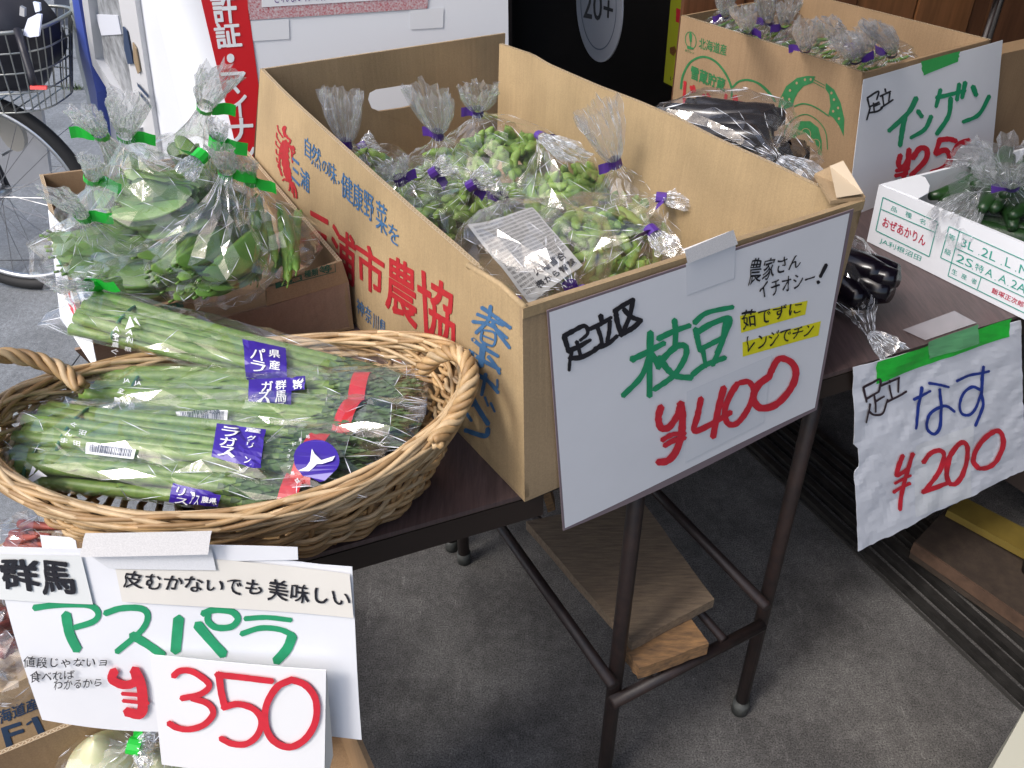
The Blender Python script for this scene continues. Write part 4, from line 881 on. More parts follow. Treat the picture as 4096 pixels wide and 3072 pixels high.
strokes([(18, ((522, 200), (590, 165), (662, 128))), (20, ((594, 100), (565, 230), (528, 432))), (18, ((650, 65), (730, 75), (812, 95))), (20, ((735, 110), (745, 250), (735, 400), (690, 475), (640, 455), (622, 390), (650, 310), (740, 255), (800, 255), (855, 295))),
         (18, ((875, 45), (980, 5), (1150, -35))), (20, ((1100, -75), (1085, 50), (1080, 140), (1092, 230), (1060, 320), (1015, 405))), (18, ((1070, 115), (1010, 95), (940, 145), (900, 230), (915, 310), (975, 318), (1040, 250), (1075, 150)))], 18, SN, BLUEM, s3, z5, seed=9, eps=.0018)
strokes([(30, ((415, 648), (385, 740), (368, 815), (420, 790), (470, 750))), (30, ((500, 635), (465, 760), (430, 900), (388, 1095))), (20, ((355, 885), (420, 850), (492, 822))), (22, ((345, 960), (410, 920), (485, 885))), (30, ((590, 712), (640, 635), (710, 605), (755, 640), (735, 740), (670, 850), (595, 950))), (30, ((580, 955), (680, 915), (780, 880))),
         (32, ((800, 885), (775, 800), (790, 690), (850, 580), (905, 535), (945, 580), (945, 700), (905, 810), (850, 880), (800, 885))), (32, ((1040, 755), (1002, 700), (1020, 610), (1090, 510), (1180, 452), (1235, 470), (1245, 570), (1190, 690), (1110, 750), (1040, 755)))], 30, SN, REDM, s3, z5, seed=10, eps=.0022)

# ------------------------------------------------------------------ flat bean carton on the left
Q0 = P(1417, 1316, T+.001); ZQ = zup(1368, 1043, Q0)
q0 = P(1368, 1043, ZQ); q1 = P(985, 597, ZQ); q2 = P(300, 1215, ZQ); q3 = q1+(q2-q0)*1.0
lb = E_('cardboard_box', ((Q0+q3)/2).xy.to_3d()+Vector((0, 0, T)), 'brown carton with cut front flaps at the left, full of bagged flat green beans', 'box')
qd = Vector((0, 0, T+.001-ZQ)); qin = (q2-q0).normalized(); qbk = (q1-q0).normalized()
v, f = sheet([q0, q1], [Q0, q1+qd], 12, 5, qin*TH); mk('side_panel', v, f, KRAFT3, lb); flutes([q0, q1], qin*TH, lb)
v, f = sheet([q1, q3], [q1+qd, q3+qd], 12, 5, -qbk*TH); mk('back_panel', v, f, KRAFT3, lb)
v, f = sheet([q3, q2], [q3+qd, q2+qd], 12, 5, -qin*TH); mk('side_panel', v, f, KRAFT3, lb); flutes([q3, q2], -qin*TH, lb)
SQ = Plane(q0-qbk*.0005, -qbk)
fold = [SQ(1395, 1128, 0), SQ(1075, 1225, 0), SQ(780, 1300, 0), SQ(300, 1400, 0)]
v, f = sheet(fold, [Q0, q2+qd], 16, 4, qbk*TH, wob=.002); mk('front_panel', v, f, cardboard('kraft_taped', (.34, .225, .16)), lb)
for q, pr in (([(1065, 1152), (1368, 1043), (1395, 1128), (1068, 1224)], (((1100, 1146), (1204, 1110), (1208, 1128), (1104, 1150)), 0)), ([(505, 1252), (772, 1192), (788, 1278), (520, 1330)], None)):
    pts = [SQ(*p, 0) for p in q]; v, f = sheet([pts[0], pts[1]], [pts[3], pts[2]], 8, 3, qbk*TH); fo = mk('front_flap', v, f, KRAFT3, lb); fo.location.z += 0
    flutes([pts[0], pts[1]], qbk*TH, fo) if False else None
z7 = Z(500, 1050, 1.843)
fillpoly([(1105, 150), (1300, 88), (1305, 130), (1110, 190)], SQ, NAVY if False else mat('dark_green_print', (.02, .09, .055), .65), lb, 'print', z7, eps=.0014)
text('注意', [(1140, 135), (1290, 95), (1292, 125), (1145, 165)], SQ, KRAFT3, lb, conv=z7, bold=.02, eps=.002)
text('種類', [(1318, 62), (1420, 35), (1422, 90), (1322, 112)], SQ, MATS['dark_green_print'], lb, conv=z7, bold=.03, eps=.0014)
text('等', [(1430, 28), (1520, 5), (1522, 68), (1434, 80)], SQ, MATS['dark_green_print'], lb, conv=z7, bold=.03, eps=.0014)
lines([((1305, 130), (1550, 65)), ((1550, 65), (1545, 5))], 2.5, SQ, MATS['dark_green_print'], lb, z7, eps=.0014)
fillpoly([(70, 370), (425, 282), (432, 325), (120, 405)], SQ, MATS['dark_green_print'], lb, 'print', z7, eps=.0014)
text('新津品名中', [(90, 375), (375, 300), (372, 325), (100, 395)], SQ, KRAFT3, lb, conv=z7, bold=.01, eps=.002)
b = MB(); b.prism([Q0, q2+qd, q3+qd, q1+qd], (0, 0, .004)); b.mk('bottom_panel', KRAFT3, lb)
# its paper sign seen edge-on at the left
s4 = E_('price_sign', P(230, 1000, T+.1), 'narrow slanted view of a white sign on the left side of the flat bean carton', 'sign')
a_, c_ = P(192, 838, ZQ), P(330, 1205, ZQ)
ld = (c_-a_).normalized(); ln4 = Vector((-ld.y, ld.x, 0))
SP = Plane(a_, -ln4*.75+Vector((0, 0, .66)))
sheetpx([(192, 838), (288, 950), (395, 1500), (240, 1265)], SP, PAPER, s4, 'paper', th=.0008)
text('青森', [(214, 905), (240, 930), (252, 985), (222, 975)], SP, BLACK, s4, bold=.02)
strokes([(5, ((240, 1000), (238, 1040), (262, 1085))), (5, ((232, 1020), (255, 1012))), (5, ((258, 1045), (268, 1085)))], 5, SP, GREENM, s4, lambda x, y: (x, y))
strokes([(4.5, ((275, 1160), (285, 1200), (298, 1215))), (4.5, ((275, 1215), (300, 1250), (310, 1300))), (4.5, ((300, 1220), (325, 1300), (340, 1340))), (4.5, ((285, 1235), (320, 1290)))], 5, SP, REDM, s4, lambda x, y: (x, y))
# ------------------------------------------------------------------ wicker basket
WSC = 1.3
WICK = [mat('wicker_a', (.45, .29, .135), .5, noise_amt=.3, nscale=28, bump=.25, bscale=120), mat('wicker_b', (.54, .385, .215), .5, noise_amt=.28, nscale=30, bump=.25, bscale=120), mat('wicker_c', (.34, .205, .09), .55, noise_amt=.3, nscale=26, bump=.25, bscale=120)]
ZR = T+.135
bc = Vector((-.297, .712, T)); bx = Vector((math.cos(rad(10)), math.sin(rad(10)), 0)); by = Vector((-bx.y, bx.x, 0))
BA_, BB_ = .252, .150
def bell(a, s, z, dr=0):
    return bc + bx*math.cos(a)*(BA_*s+dr) + by*math.sin(a)*(BB_*s+dr) + Vector((0, 0, z))
def rim_z(a): return .124 + .018*math.cos(2*a) - .012*math.sin(a)*0
def lev(a, t):
    "t 0 base .. 1 rim"
    return (.74+.26*t**.75), rim_z(a)*t + .004
bk_ = E_('wicker_basket', bc, 'oval wicker basket with two looped handles holding wrapped asparagus', 'basket')
NS = 40
rnd = random.Random(21)
for k in range(NS):
    a = 2*math.pi*k/NS+rnd.uniform(-.02, .02); pts = []
    for t in np.linspace(0, 1, 7):
        s, z = lev(a, t); pts.append(bell(a, s, z))
    m_ = MB(); m_.tube(pts, .0028, 6); m_.mk('stake', WICK[2], bk_, True)
NR = 21
for k in range(NR):
    t = (k+.6)/NR; ph = k % 2; pts = []; n = 160; sd_ = rnd.uniform(0, 50); tilt = rnd.uniform(-.012, .012); ta_ = rnd.uniform(0, 6.28)
    for i in range(n):
        a = 2*math.pi*i/n; s, z = lev(a, t)
        dr = .0042*math.cos(NS/2*a+ph*math.pi)
        z2 = z + tilt*math.cos(a*1+ta_) + .0055*noise.noise(Vector((math.cos(a)*2.2, math.sin(a)*2.2, sd_)))
        pts.append(bell(a, s, max(.004, z2), dr))
    rr = [.0028*(1+.22*noise.noise(Vector((i*.09, sd_, 0)))) for i in range(n)]
    m_ = MB(); m_.tube(pts, rr, 6, True); m_.mk('weaver', WICK[rnd.choice((0, 0, 1, 1, 2))], bk_, True)
# short slanting over-weave strands as in the rope-like band under the rim
for k in range(64):
    a0 = 2*math.pi*k/64; ln_ = .85; t0 = .55+.12*(k % 3); pts = []
    for i in range(15):
        u = i/14; a = a0+ln_*u; s, z = lev(a, min(1, t0+.42*u)); pts.append(bell(a, s, z+.004*math.sin(math.pi*u), .0075*math.sin(math.pi*u)*(1 if k % 2 else -1)+.0015))
    rr = [.0027*(1-.35*abs(2*i/14-1)**3) for i in range(15)]
    m_ = MB(); m_.tube(pts, rr, 6); m_.mk('strand', WICK[k*7 % 3], bk_, True)
for k in range(10):
    pts = []; n = 260
    for i in range(n):
        a = 2*math.pi*i/n; w = 15*a + 2*math.pi*k/6
        w = (3.0 if k % 2 else -3.0)*a + 2*math.pi*k/10 + .8*noise.noise(Vector((math.cos(a)*2, math.sin(a)*2, k*7.7))); c = bell(a, 1.0, rim_z(a)+.002, 0); rdir = (bx*math.cos(a)/1 + by*math.sin(a)).normalized()
        pts.append(c + rdir*math.cos(w)*.0085 + Vector((0, 0, 1))*math.sin(w)*.0095)
    m_ = MB(); m_.tube(pts, .0031, 6, True); m_.mk('rim_strand', WICK[(k*2) % 3 if k % 2 else 1], bk_, True)
# base discs
for k in range(9):
    s = .74*(k+.5)/9; m_ = MB(); m_.tube([bell(2*math.pi*i/90, s, .004+.002*math.cos(i*1.4+k*3.1)) for i in range(90)], .0042, 5, True); m_.mk('base_weaver', WICK[k % 3], bk_, True)
for side in (0, 1):
    e0 = bell(0 if side == 0 else math.pi, 1, 0); h = E_('handle', e0-bk_.location if False else Vector((0, 0, 0)), None, None)
    h.parent = bk_; h.location = (0, 0, 0)
    n = 60
    hp_ = []
    if side == 0:
        ctrl = [P(1690, 1478, ZR+.012), P(1745, 1425, ZR+.035), P(1810, 1405, ZR+.05), P(1862, 1430, ZR+.055), P(1885, 1500, ZR+.05), P(1862, 1590, ZR+.035), P(1815, 1680, ZR+.012), P(1740, 1775, ZR+.008)]
    else:
        ctrl = [P(330, 1552, ZR+.008), P(250, 1480, ZR+.02), P(150, 1440, ZR+.032), P(40, 1420, ZR+.045), P(-70, 1430, ZR+.055), P(-130, 1500, ZR+.05), P(-120, 1620, ZR+.03), P(-40, 1760, ZR+.008)]
    cp = [Vector(smooth3) for smooth3 in [tuple(poly_at(ctrl, i/n)) for i in range(n+1)]]
    for it in range(4): cp = [cp[0]]+[(cp[i-1]+cp[i]*2+cp[i+1])/4 for i in range(1, n)]+[cp[-1]]
    for k in range(4):
        pts = []
        for i in range(n+1):
            d = (cp[min(i+1, n)]-cp[max(i-1, 0)]); a1, a2 = frame_of(d); w = i*.42*(1 if side == 0 else .8)+2*math.pi*k/4
            pts.append(cp[i]+(a1*math.cos(w)+a2*math.sin(w))*.0056)
        m_ = MB(); m_.tube(pts, .0042, 6); m_.mk('handle_strand', WICK[(0, 1, 0, 2)[k]], h, True)
    for k in range(0):                     # lashings where the handle meets the rim
        q = cp[2] if k < 3 else cp[-3]; pts = []
        d = (cp[6]-cp[0]).normalized(); a1, a2 = frame_of(d)
        for i in range(19):
            w = 2*math.pi*i/18; pts.append(q+d*.006*(k % 3)+(a1*math.cos(w)+a2*math.sin(w))*.0165)
        m_ = MB(); m_.tube(pts, .0026, 6); m_.mk('lashing', WICK[k % 2], h, True)

# ------------------------------------------------------------------ produce meshes
POD = [mat('soy_pod_a', (.20, .335, .06), .5, noise_amt=.16, nscale=60, spec=.4, subs=.15), mat('soy_pod_b', (.26, .41, .085), .5, noise_amt=.2, nscale=60, spec=.4, subs=.15), mat('soy_pod_c', (.14, .255, .045), .5, noise_amt=.2, nscale=60, subs=.15)]
FBEAN = [mat('flat_bean_a', (.085, .19, .03), .45, noise_amt=.2, nscale=40, subs=.15), mat('flat_bean_b', (.135, .255, .048), .45, noise_amt=.2, nscale=40, subs=.15), mat('flat_bean_c', (.05, .115, .022), .5, noise_amt=.2, nscale=40)]
ASP = mat('asparagus_stalk', (.225, .345, .075), .45, col2=(.115, .215, .04), nscale=9, stretch=(9, 9, 9), subs=.15)
ASPT = mat('asparagus_tip', (.085, .17, .04), .6, col2=(.045, .085, .035), nscale=45)
CUKE = mat('cucumber', (.015, .05, .012), .35, noise_amt=.4, nscale=60, bump=.6, bscale=70)
EGG = mat('eggplant', (.004, .0028, .006), .2, noise_amt=.2, nscale=20)
def datamesh(v, f, mats_, smooth=True, mi=None):
    me = bpy.data.meshes.new('m'); me.from_pydata([tuple(p) for p in v], [], f)
    for m in mats_: me.materials.append(m)
    if mi: me.polygons.foreach_set('material_index', mi)
    if smooth: me.polygons.foreach_set('use_smooth', [True]*len(f))
    me.update(); return me
def pod_mesh(L, w, beans, seed, m, flat=.72, curve=.18):
    v = []; f = []; nr = 15; ns = 8; rnd = random.Random(seed)
    off = rnd.uniform(-.1, .1)
    for i in range(nr+1):
        t = i/nr; x = (t-.5)*L
        env = max(.02, math.sin(math.pi*min(1, max(0, t)))**(.38 if beans else .42))
        if beans: env *= .80+.20*(math.sin(math.pi*(t*beans+off))**2 if .04 < t < .96 else 0)
        y0 = curve*L*(4*(t-.5)**2)*.6
        tip = 1 if 0 < i < nr else .05
        for k in range(ns):
            a = 2*math.pi*k/ns; v.append(Vector((x, y0+math.cos(a)*w/2*env*tip, math.sin(a)*w/2*flat*env*tip)))
    for i in range(nr):
        for k in range(ns): f.append((i*ns+k, i*ns+(k+1) % ns, (i+1)*ns+(k+1) % ns, (i+1)*ns+k))
    # stalk
    st, sf = tube([Vector((-L/2, y0*1.0, 0)), Vector((-L/2-L*.06, y0+.002, 0))], w*.06, 4); n0 = len(v); v += st; f += [tuple(i+n0 for i in q) for q in sf]
    me = datamesh(v, f, [m]); return me
SOY = [pod_mesh(.050, .0195, 3, 1, POD[0], .85), pod_mesh(.043, .020, 2, 2, POD[1], .85), pod_mesh(.052, .0185, 3, 3, POD[1], .85, curve=.22), pod_mesh(.040, .0195, 2, 4, POD[2], .85), pod_mesh(.050, .019, 3, 5, POD[0], .85, curve=.1)]
FLAT = [pod_mesh(.118, .040, 0, 1, FBEAN[0], .14, .16), pod_mesh(.122, .035, 0, 2, FBEAN[1], .15, .25), pod_mesh(.105, .042, 0, 3, FBEAN[2], .16, .12), pod_mesh(.115, .032, 0, 4, FBEAN[1], .16, .1)]
SLIM = [pod_mesh(.125, .017, 7, 6, FBEAN[1], .8, .06), pod_mesh(.13, .016, 7, 7, FBEAN[0], .8, .10), pod_mesh(.12, .018, 6, 8, POD[0], .8, .04)]
def cuke_mesh(L, r, m, taper=.0):
    pts = [Vector(((i/14-.5)*L, .09*L*4*((i/14-.5)**2), 0)) for i in range(15)]
    rr = [r*max(.12, math.sin(math.pi*min(.97, max(.03, i/14)))**.35)*(1-taper*(1-i/14)) for i in range(15)]
    v, f = tube(pts, rr, 12); return datamesh(v, f, [m])
CUK = [cuke_mesh(.19, .015, CUKE), cuke_mesh(.18, .016, CUKE)]
EGGM = [cuke_mesh(.17, .030, EGG, .45), cuke_mesh(.15, .033, EGG, .4)]
def spear_mesh(L, r, seed):
    rnd = random.Random(seed); n = 26; pts = []; rr = []
    for i in range(n+1):
        t = i/n; pts.append(Vector((t*L, .004*math.sin(t*3+seed), .003*math.sin(t*4+seed*2))))
        rr.append(r*(1-.28*t)*(1 if t < .80 else max(.12, (1-(t-.80)/.20)**.6*1.12)))
    v, f = tube(pts, rr, 9); mi = [0 if i//9 < n*.76 else 1 for i in range(len(f))]
    # scale leaves: few along the stalk, dense at the head
    def bract(t, a, ln, wd, lift):
        i = min(n-1, int(t*n)); c = pts[i].lerp(pts[i+1], t*n-i); r0 = rr[i]
        o = Vector((0, math.cos(a), math.sin(a))); s = Vector((0, -math.sin(a), math.cos(a)))
        k = len(v); v.extend([c+o*r0*.98-s*wd, c+o*r0*.98+s*wd, c+o*(r0*1.10+lift*.4)+Vector((ln*.5, 0, 0))+s*wd*.7, c+o*(r0*1.10+lift*.4)+Vector((ln*.5, 0, 0))-s*wd*.7, c+o*(r0+lift)+Vector((ln, 0, 0))])
        f.extend([(k, k+1, k+2, k+3), (k+3, k+2, k+4)]); mi.extend([1, 1] if t > .7 else [0, 0])
    for q in range(7): bract(.08+q*.10+rnd.uniform(-.02, .02), rnd.uniform(0, 6.28), .014, .0035, .0012)
    for q in range(46):
        t = .73+.25*q/46; bract(t, q*2.4, .011*(1.15-.5*(t-.73)/.27), .0034*(1.1-.5*(t-.73)/.27), .0022)
    return datamesh(v, f, [ASP, ASPT], True, mi)
SPEAR = [spear_mesh(1.0*.42, .0092, s) for s in range(4)]

# ------------------------------------------------------------------ plastic bags
def rid(p): return 1-abs(noise.noise(p))*2
def film_bag(name, body, radii, tie, tip, label, group, tcol, cat='bag', content=None, ncont=35, seed=0, plume_w=.035, mf=None, neck=.007, axis=None, cdir=None, tape=True, cspread=.9, flatb=.8, wr=1.0, tagdir=None, cscale=1.0):
    "clear bag: contents, crinkled body, tied neck with tape flag, flared tail"
    rnd = random.Random(seed*17+3); body = Vector(body); tie = Vector(tie); tip = Vector(tip)
    o = E_(name, Vector((body.x, body.y, body.z-radii[2])), label, cat, group)
    ax = (tie-body); dist = ax.length; ax.normalize()
    # body surface: ellipsoid with the side towards the tie drawn out to the neck
    na, nb_ = 22, 15; v = []; f = []
    a1, a2 = frame_of(ax)
    sd_ = Vector((seed*5.3, seed*1.7, 0))
    def ell(u): return Vector((u.x*radii[0], u.y*radii[1], u.z*radii[2]))
    for j in range(nb_+1):
        t0_ = j/nb_
        for i in range(na):
            jit = 0 if j in (0, nb_) else 1
            t = t0_ + jit*rnd.uniform(-.36, .36)/nb_; ph = 2*math.pi*(i+.5*(j % 2)+jit*rnd.uniform(-.36, .36))/na
            th = math.pi*(1-t); u = ax*math.cos(th)+(a1*math.cos(ph)+a2*math.sin(ph))*math.sin(th)
            p = body+ell(u); k = max(0, math.cos(th))**1.5
            side_ = a1*math.cos(ph)+a2*math.sin(ph)
            if t > .5:
                tt = (t-.5)/.5
                cone = lerp(body+ell(ax*.25)+side_*min(radii)*.62, tie+side_*neck, tt**.75); p = lerp(p, cone, k)
            d = (p-body).normalized()
            fo = abs(noise.noise(Vector((math.cos(ph)*3.2, math.sin(ph)*3.2, t*1.3+seed*2.1))))
            p = p + d*(.010*(.3-fo) + rnd.uniform(-.0045, .0055))*wr*(1-.75*(k if t > .5 else 0))
            if t0_ > .5: p = p + side_*.0045*k*(1-tt if t > .5 else 1)*(1 if i % 2 else -1)
            if t0_ == 1: p = tie+side_*neck*(1+.3*math.sin(ph*5))
            v.append(p)
    for j in range(nb_):
        for i in range(na):
            a, b_, c, e = j*na+i, j*na+(i+1) % na, (j+1)*na+(i+1) % na, (j+1)*na+i
            if j % 2: f += [(a, b_, e), (b_, c, e)] if False else [(a, b_, c), (a, c, e)]
            else: f += [(a, b_, e), (b_, c, e)]
    mk('film', v, f, mf or FILM, o)
    cr = MB()  # thin white strips facing the camera, drawn as glints on the folds
    def glint_strip(pa, pb, w_):
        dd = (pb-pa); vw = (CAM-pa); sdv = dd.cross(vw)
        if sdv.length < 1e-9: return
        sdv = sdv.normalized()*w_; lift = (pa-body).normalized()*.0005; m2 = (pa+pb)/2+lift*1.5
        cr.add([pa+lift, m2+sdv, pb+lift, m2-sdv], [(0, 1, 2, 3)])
    for j in range(1, nb_):
        for i in range(na):
            t = j/nb_
            if rnd.random() < (.16 if t < .55 else .20+.50*(t-.55)/.45): glint_strip(v[j*na+i], v[(j+1)*na+i], rnd.uniform(.0002, .0006))
            if rnd.random() < .05: glint_strip(v[j*na+i], v[j*na+(i+1) % na], rnd.uniform(.0002, .0005))
    # tail
    v2 = []; f2 = []; d = (tip-tie); L = d.length; d.normalize(); b1, b2 = frame_of(d); w0 = rnd.uniform(0, 3.14)
    c1 = b1*math.cos(w0)+b2*math.sin(w0); 
    side = R*.9+U*.1; side = (side - d*side.dot(d)).normalized(); c1 = (side+c1*.45).normalized(); c1 = (c1-d*c1.dot(d)).normalized(); c2 = d.cross(c1)
    nt = 48; nl = 6
    bend = Vector((rnd.uniform(-1, 1), rnd.uniform(-1, 1), -.4))*L*.12
    ragr = [rnd.uniform(-.035, .035)+.10*noise.noise(Vector((i_*.16, seed*3.3, 0))) for i_ in range(nt)]
    for j in range(nl+1):
        t = j/nl
        for i in range(nt):
            ph = 2*math.pi*i/nt; wdt = neck + (plume_w-neck)*(t**.75)*(1-.25*t*t)
            pl = 1+.20*math.sin(ph*5+seed+t*1.5)+.26*math.sin(ph*11+seed*2+t)+.24*math.sin(ph*19+seed-t*1.2)
            p = tie + d*L*t*(1+ragr[i]*t) + bend*t*t + c1*math.cos(ph)*wdt*(pl*.5+.5) + c2*math.sin(ph)*wdt*.42*pl
            p += (c1*rnd.uniform(-1, 1)+c2*rnd.uniform(-1, 1))*.0035*t
            v2.append(p)
    for j in range(nl):
        for i in range(nt): f2.append((j*nt+i, j*nt+(i+1) % nt, (j+1)*nt+(i+1) % nt, (j+1)*nt+i))
    mk('film_tail', v2, f2, FILMW, o)
    for i in range(nt):
        for j in range(nl):
            if rnd.random() < .46-.22*j/nl: glint_strip(v2[j*nt+i], v2[(j+1)*nt+i], rnd.uniform(.0002, .0007))
            if rnd.random() < .05: glint_strip(v2[j*nt+i], v2[j*nt+(i+1) % nt], rnd.uniform(.0003, .0007))
    setp(cr.mk('fold_glints', CREASE_GLINT, o), kind='stuff')
    if tape:
        b = MB(); k = 10; w = .0080; ring = []
        for i in range(k):
            a = 2*math.pi*i/k; e = (c1*math.cos(a)*neck*1.5+c2*math.sin(a)*neck*1.15); ring += [tie+e-d*w, tie+e+d*w]
        b.add(ring, [(2*i, 2*i+1, (2*i+3) % (2*k), (2*i+2) % (2*k)) for i in range(k)])
        td = c1*(1 if rnd.random() > .35 else -1) if tagdir is None else (Vector(tagdir)-d*Vector(tagdir).dot(d)).normalized()
        e0 = tie+td*neck*1.2; fl_ = [];  nn = d.cross(td).normalized(); wv = (d+U*1.0).normalized(); step = .0052 if tcol is TPURP else .0070
        for i in range(5): fl_ += [e0+td*step*i+nn*.0015*math.sin(i*1.3+seed)-wv*w, e0+td*step*i+nn*.0015*math.sin(i*1.3+seed)+wv*w]
        b.add(fl_, [(2*i, 2*i+1, 2*i+3, 2*i+2) for i in range(4)]); b.mk('tape_tie', tcol, o)
    if content:
        base = o.location
        for c in range(ncont):
            # points in the ellipsoid, crowded towards its surface
            u = Vector((rnd.gauss(0, 1), rnd.gauss(0, 1), rnd.gauss(0, 1))).normalized()*(rnd.uniform(.25, 1)**.45)*cspread
            if u.z < -.5: u.z = -u.z
            if u.dot(ax) > .45: u = u - ax*(u.dot(ax)-.3)
            p = body+ell(u)*flatb
            if cdir is not None:
                cu = Vector(cdir).normalized(); p = p - cu*(p-body).dot(cu)*.68
            me = rnd.choice(content); q = bpy.data.objects.new('pod', me); COL.objects.link(q); q.parent = o; q.location = p-base
            if cdir is not None:
                dd = (Vector(cdir)+Vector((rnd.gauss(0, 1), rnd.gauss(0, 1), rnd.gauss(0, .6)))*.17).normalized()
            else:
                nrm = ell(u).normalized(); dd = nrm.cross(Vector((rnd.gauss(0, 1), rnd.gauss(0, 1), rnd.gauss(0, 1)))).normalized()
            rot = dd.to_track_quat('X', 'Z'); q.rotation_mode = 'QUATERNION'
            if cdir is not None:
                zz = (Vector((0, 0, .75)) + (CAM-p).normalized() + Vector((rnd.gauss(0, 1), rnd.gauss(0, 1), rnd.gauss(0, 1)))*.22); zz = (zz-dd*zz.dot(dd)).normalized(); rot = Matrix((dd, zz.cross(dd), zz)).transposed().to_quaternion()
            from mathutils import Quaternion
            q.rotation_quaternion = rot @ Quaternion((1, 0, 0), rnd.uniform(-.7, .7) if cdir is None else rnd.uniform(-.15, .15)); s = cscale*rnd.uniform(.88, 1.1); q.scale = (s, s, s)
    return o
def BP_(x, y, z): return P(x, y, z)
GB = 'clear bags of green soybeans with purple ties in the biggest carton'
soy = [
 # body px,z, radii, tie px,z, tip px,z, n pods, label
 ((1490, 725, .80), (.075, .07, .05), (1385, 575, .90), (1345, 350, 1.0), 12, .045, 'bag with tall upright film tail at the far left corner of the biggest carton'),
 ((1790, 720, .80), (.08, .07, .055), (1752, 538, .90), (1715, 335, 1.0), 22, .050, 'bag with purple tie and wide clear tail below the hand hole of the carton'),
 ((1985, 655, .83), (.105, .095, .07), (1912, 447, .93), (1918, 335, .99), 52, .038, 'bulging bag full of bright soybean pods in the middle rear of the carton'),
 ((1660, 880, .79), (.075, .08, .055), (1600, 720, .86), (1560, 640, .9), 8, .030, 'mostly empty looking crumpled bag along the printed left wall inside the carton'),
 ((2270, 790, .81), (.085, .08, .06), (2165, 545, .92), (2290, 610, .93), 42, .035, 'bag of soybeans whose film tail leans right, next to the rear right wall'),
 ((2520, 860, .80), (.075, .07, .05), (2462, 650, .90), (2400, 430, 1.0), 14, .040, 'bag with the tall twisted clear tail standing by the right wall'),
 ((2600, 930, .79), (.08, .08, .055), (2645, 790, .87), (2760, 800, .87), 14, .03, 'crumpled bag with small purple tie behind the front right bags'),
 ((2830, 960, .78), (.095, .08, .05), (2880, 820, .86), (2890, 690, .92), 26, .034, 'soybean bag nearest the taped corner of the carton'),
 ((2400, 1010, .80), (.105, .095, .065), (2610, 925, .88), (2680, 1000, .87), 46, .022, 'bag of large pale green pods beside the front wall with a slanting purple tie'),
 ((2150, 1010, .84), (.10, .085, .055), (2285, 1150, .86), (2330, 1240, .82), 0, .022, 'crumpled bag lying over the newspaper at the front left of the carton'),
 ((1830, 850, .79), (.08, .075, .055), (1890, 740, .88), (1960, 700, .90), 26, .025, 'low bag of soybeans between the left wall and the newspaper'),
 ((1690, 790, .79), (.075, .07, .055), (1740, 690, .87), (1800, 650, .89), 18, .022, 'soybean bag in the left rear behind the low bag'),
 ((2060, 850, .78), (.09, .075, .05), (2010, 790, .83), (1990, 760, .85), 32, .018, 'low bag of soybeans in the middle under the bulging bag'),
 ((1560, 800, .78), (.07, .06, .045), (1450, 590, .85), (1500, 560, .86), 8, .02, 'small crumpled bag against the left wall behind the soybean bags'),
]
for k, (b_, r_, t_, tp, n, pw_, lab) in enumerate(soy):
    film_bag('soybean_bag', BP_(*b_), (r_[0]*1.22, r_[1]*1.2, r_[2]*1.35), BP_(*t_), BP_(*tp), lab, GB, TPURP, content=SOY, ncont=int(n*1.7), seed=k+1, plume_w=pw_, wr=1.1, cscale=1.12)
# newspaper lining the front of the big carton
NEWS = mat('newspaper', (.44, .44, .43), .8, noise_amt=.04, nscale=10)
nw = E_('newspaper', P(2060, 1120, T+.04), 'crumpled grey newspaper page lying under the bags at the front left of the carton', 'newspaper')
nq = [(1870, 900), (2130, 830), (2330, 1060), (2120, 1215)]
NP = Plane(P(2080, 1060, T+.115), (-.18, -.35, .9), lambda p: .006*noise.noise(p*14)+.002*noise.noise(p*40))
sheetpx(nq, NP, NEWS, nw, 'page', nu=24, nv=20, th=.0006)
rnd = random.Random(4)
INK = mat('news_ink', (.05, .05, .055), .8)
kan = '農協野菜新聞日本市民生活天気経済枝豆夏休大会発表今年全国'
zN = Z(2000, 1000, 1.508)
mbn = MB()
for row in range(19):
    for cc in range(11):
        u = .05+cc*.085; vv = .97-row*.047
        if vv < .30 and u > .3: continue
        def qp(u_, v_): return quadpx(nq, u_, v_)
        s = ''.join(rnd.choice(kan) for _ in range(3))
        text(s, [qp(u, vv), qp(u+.075, vv), qp(u+.075, vv-.032), qp(u, vv-.032)], NP, INK, nw, mesh_to=mbn, eps=.0012)
mbn.mk('news_print', INK, nw)
text('火曜首合', [quadpx(nq, .35, .30), quadpx(nq, .9, .30), quadpx(nq, .9, .20), quadpx(nq, .35, .20)], NP, BLACK, nw, bold=.03, eps=.0012)
text('表から智慧', [quadpx(nq, .25, .15), quadpx(nq, .95, .15), quadpx(nq, .95, .06), quadpx(nq, .25, .06)], NP, BLACK, nw, bold=.03, eps=.0012)
b = MB(); q = [P(2058, 1178, .86), P(2085, 1192, .86), P(2090, 1220, .86), P(2060, 1205, .86)]; b.prism(q, (0, 0, .001)); o = b.mk('tape_tie', TPURP, base=q[0]); o.name = 'tape_scrap'; setp(o, 'purple tape scrap at the front left corner inside the biggest carton', 'tape')

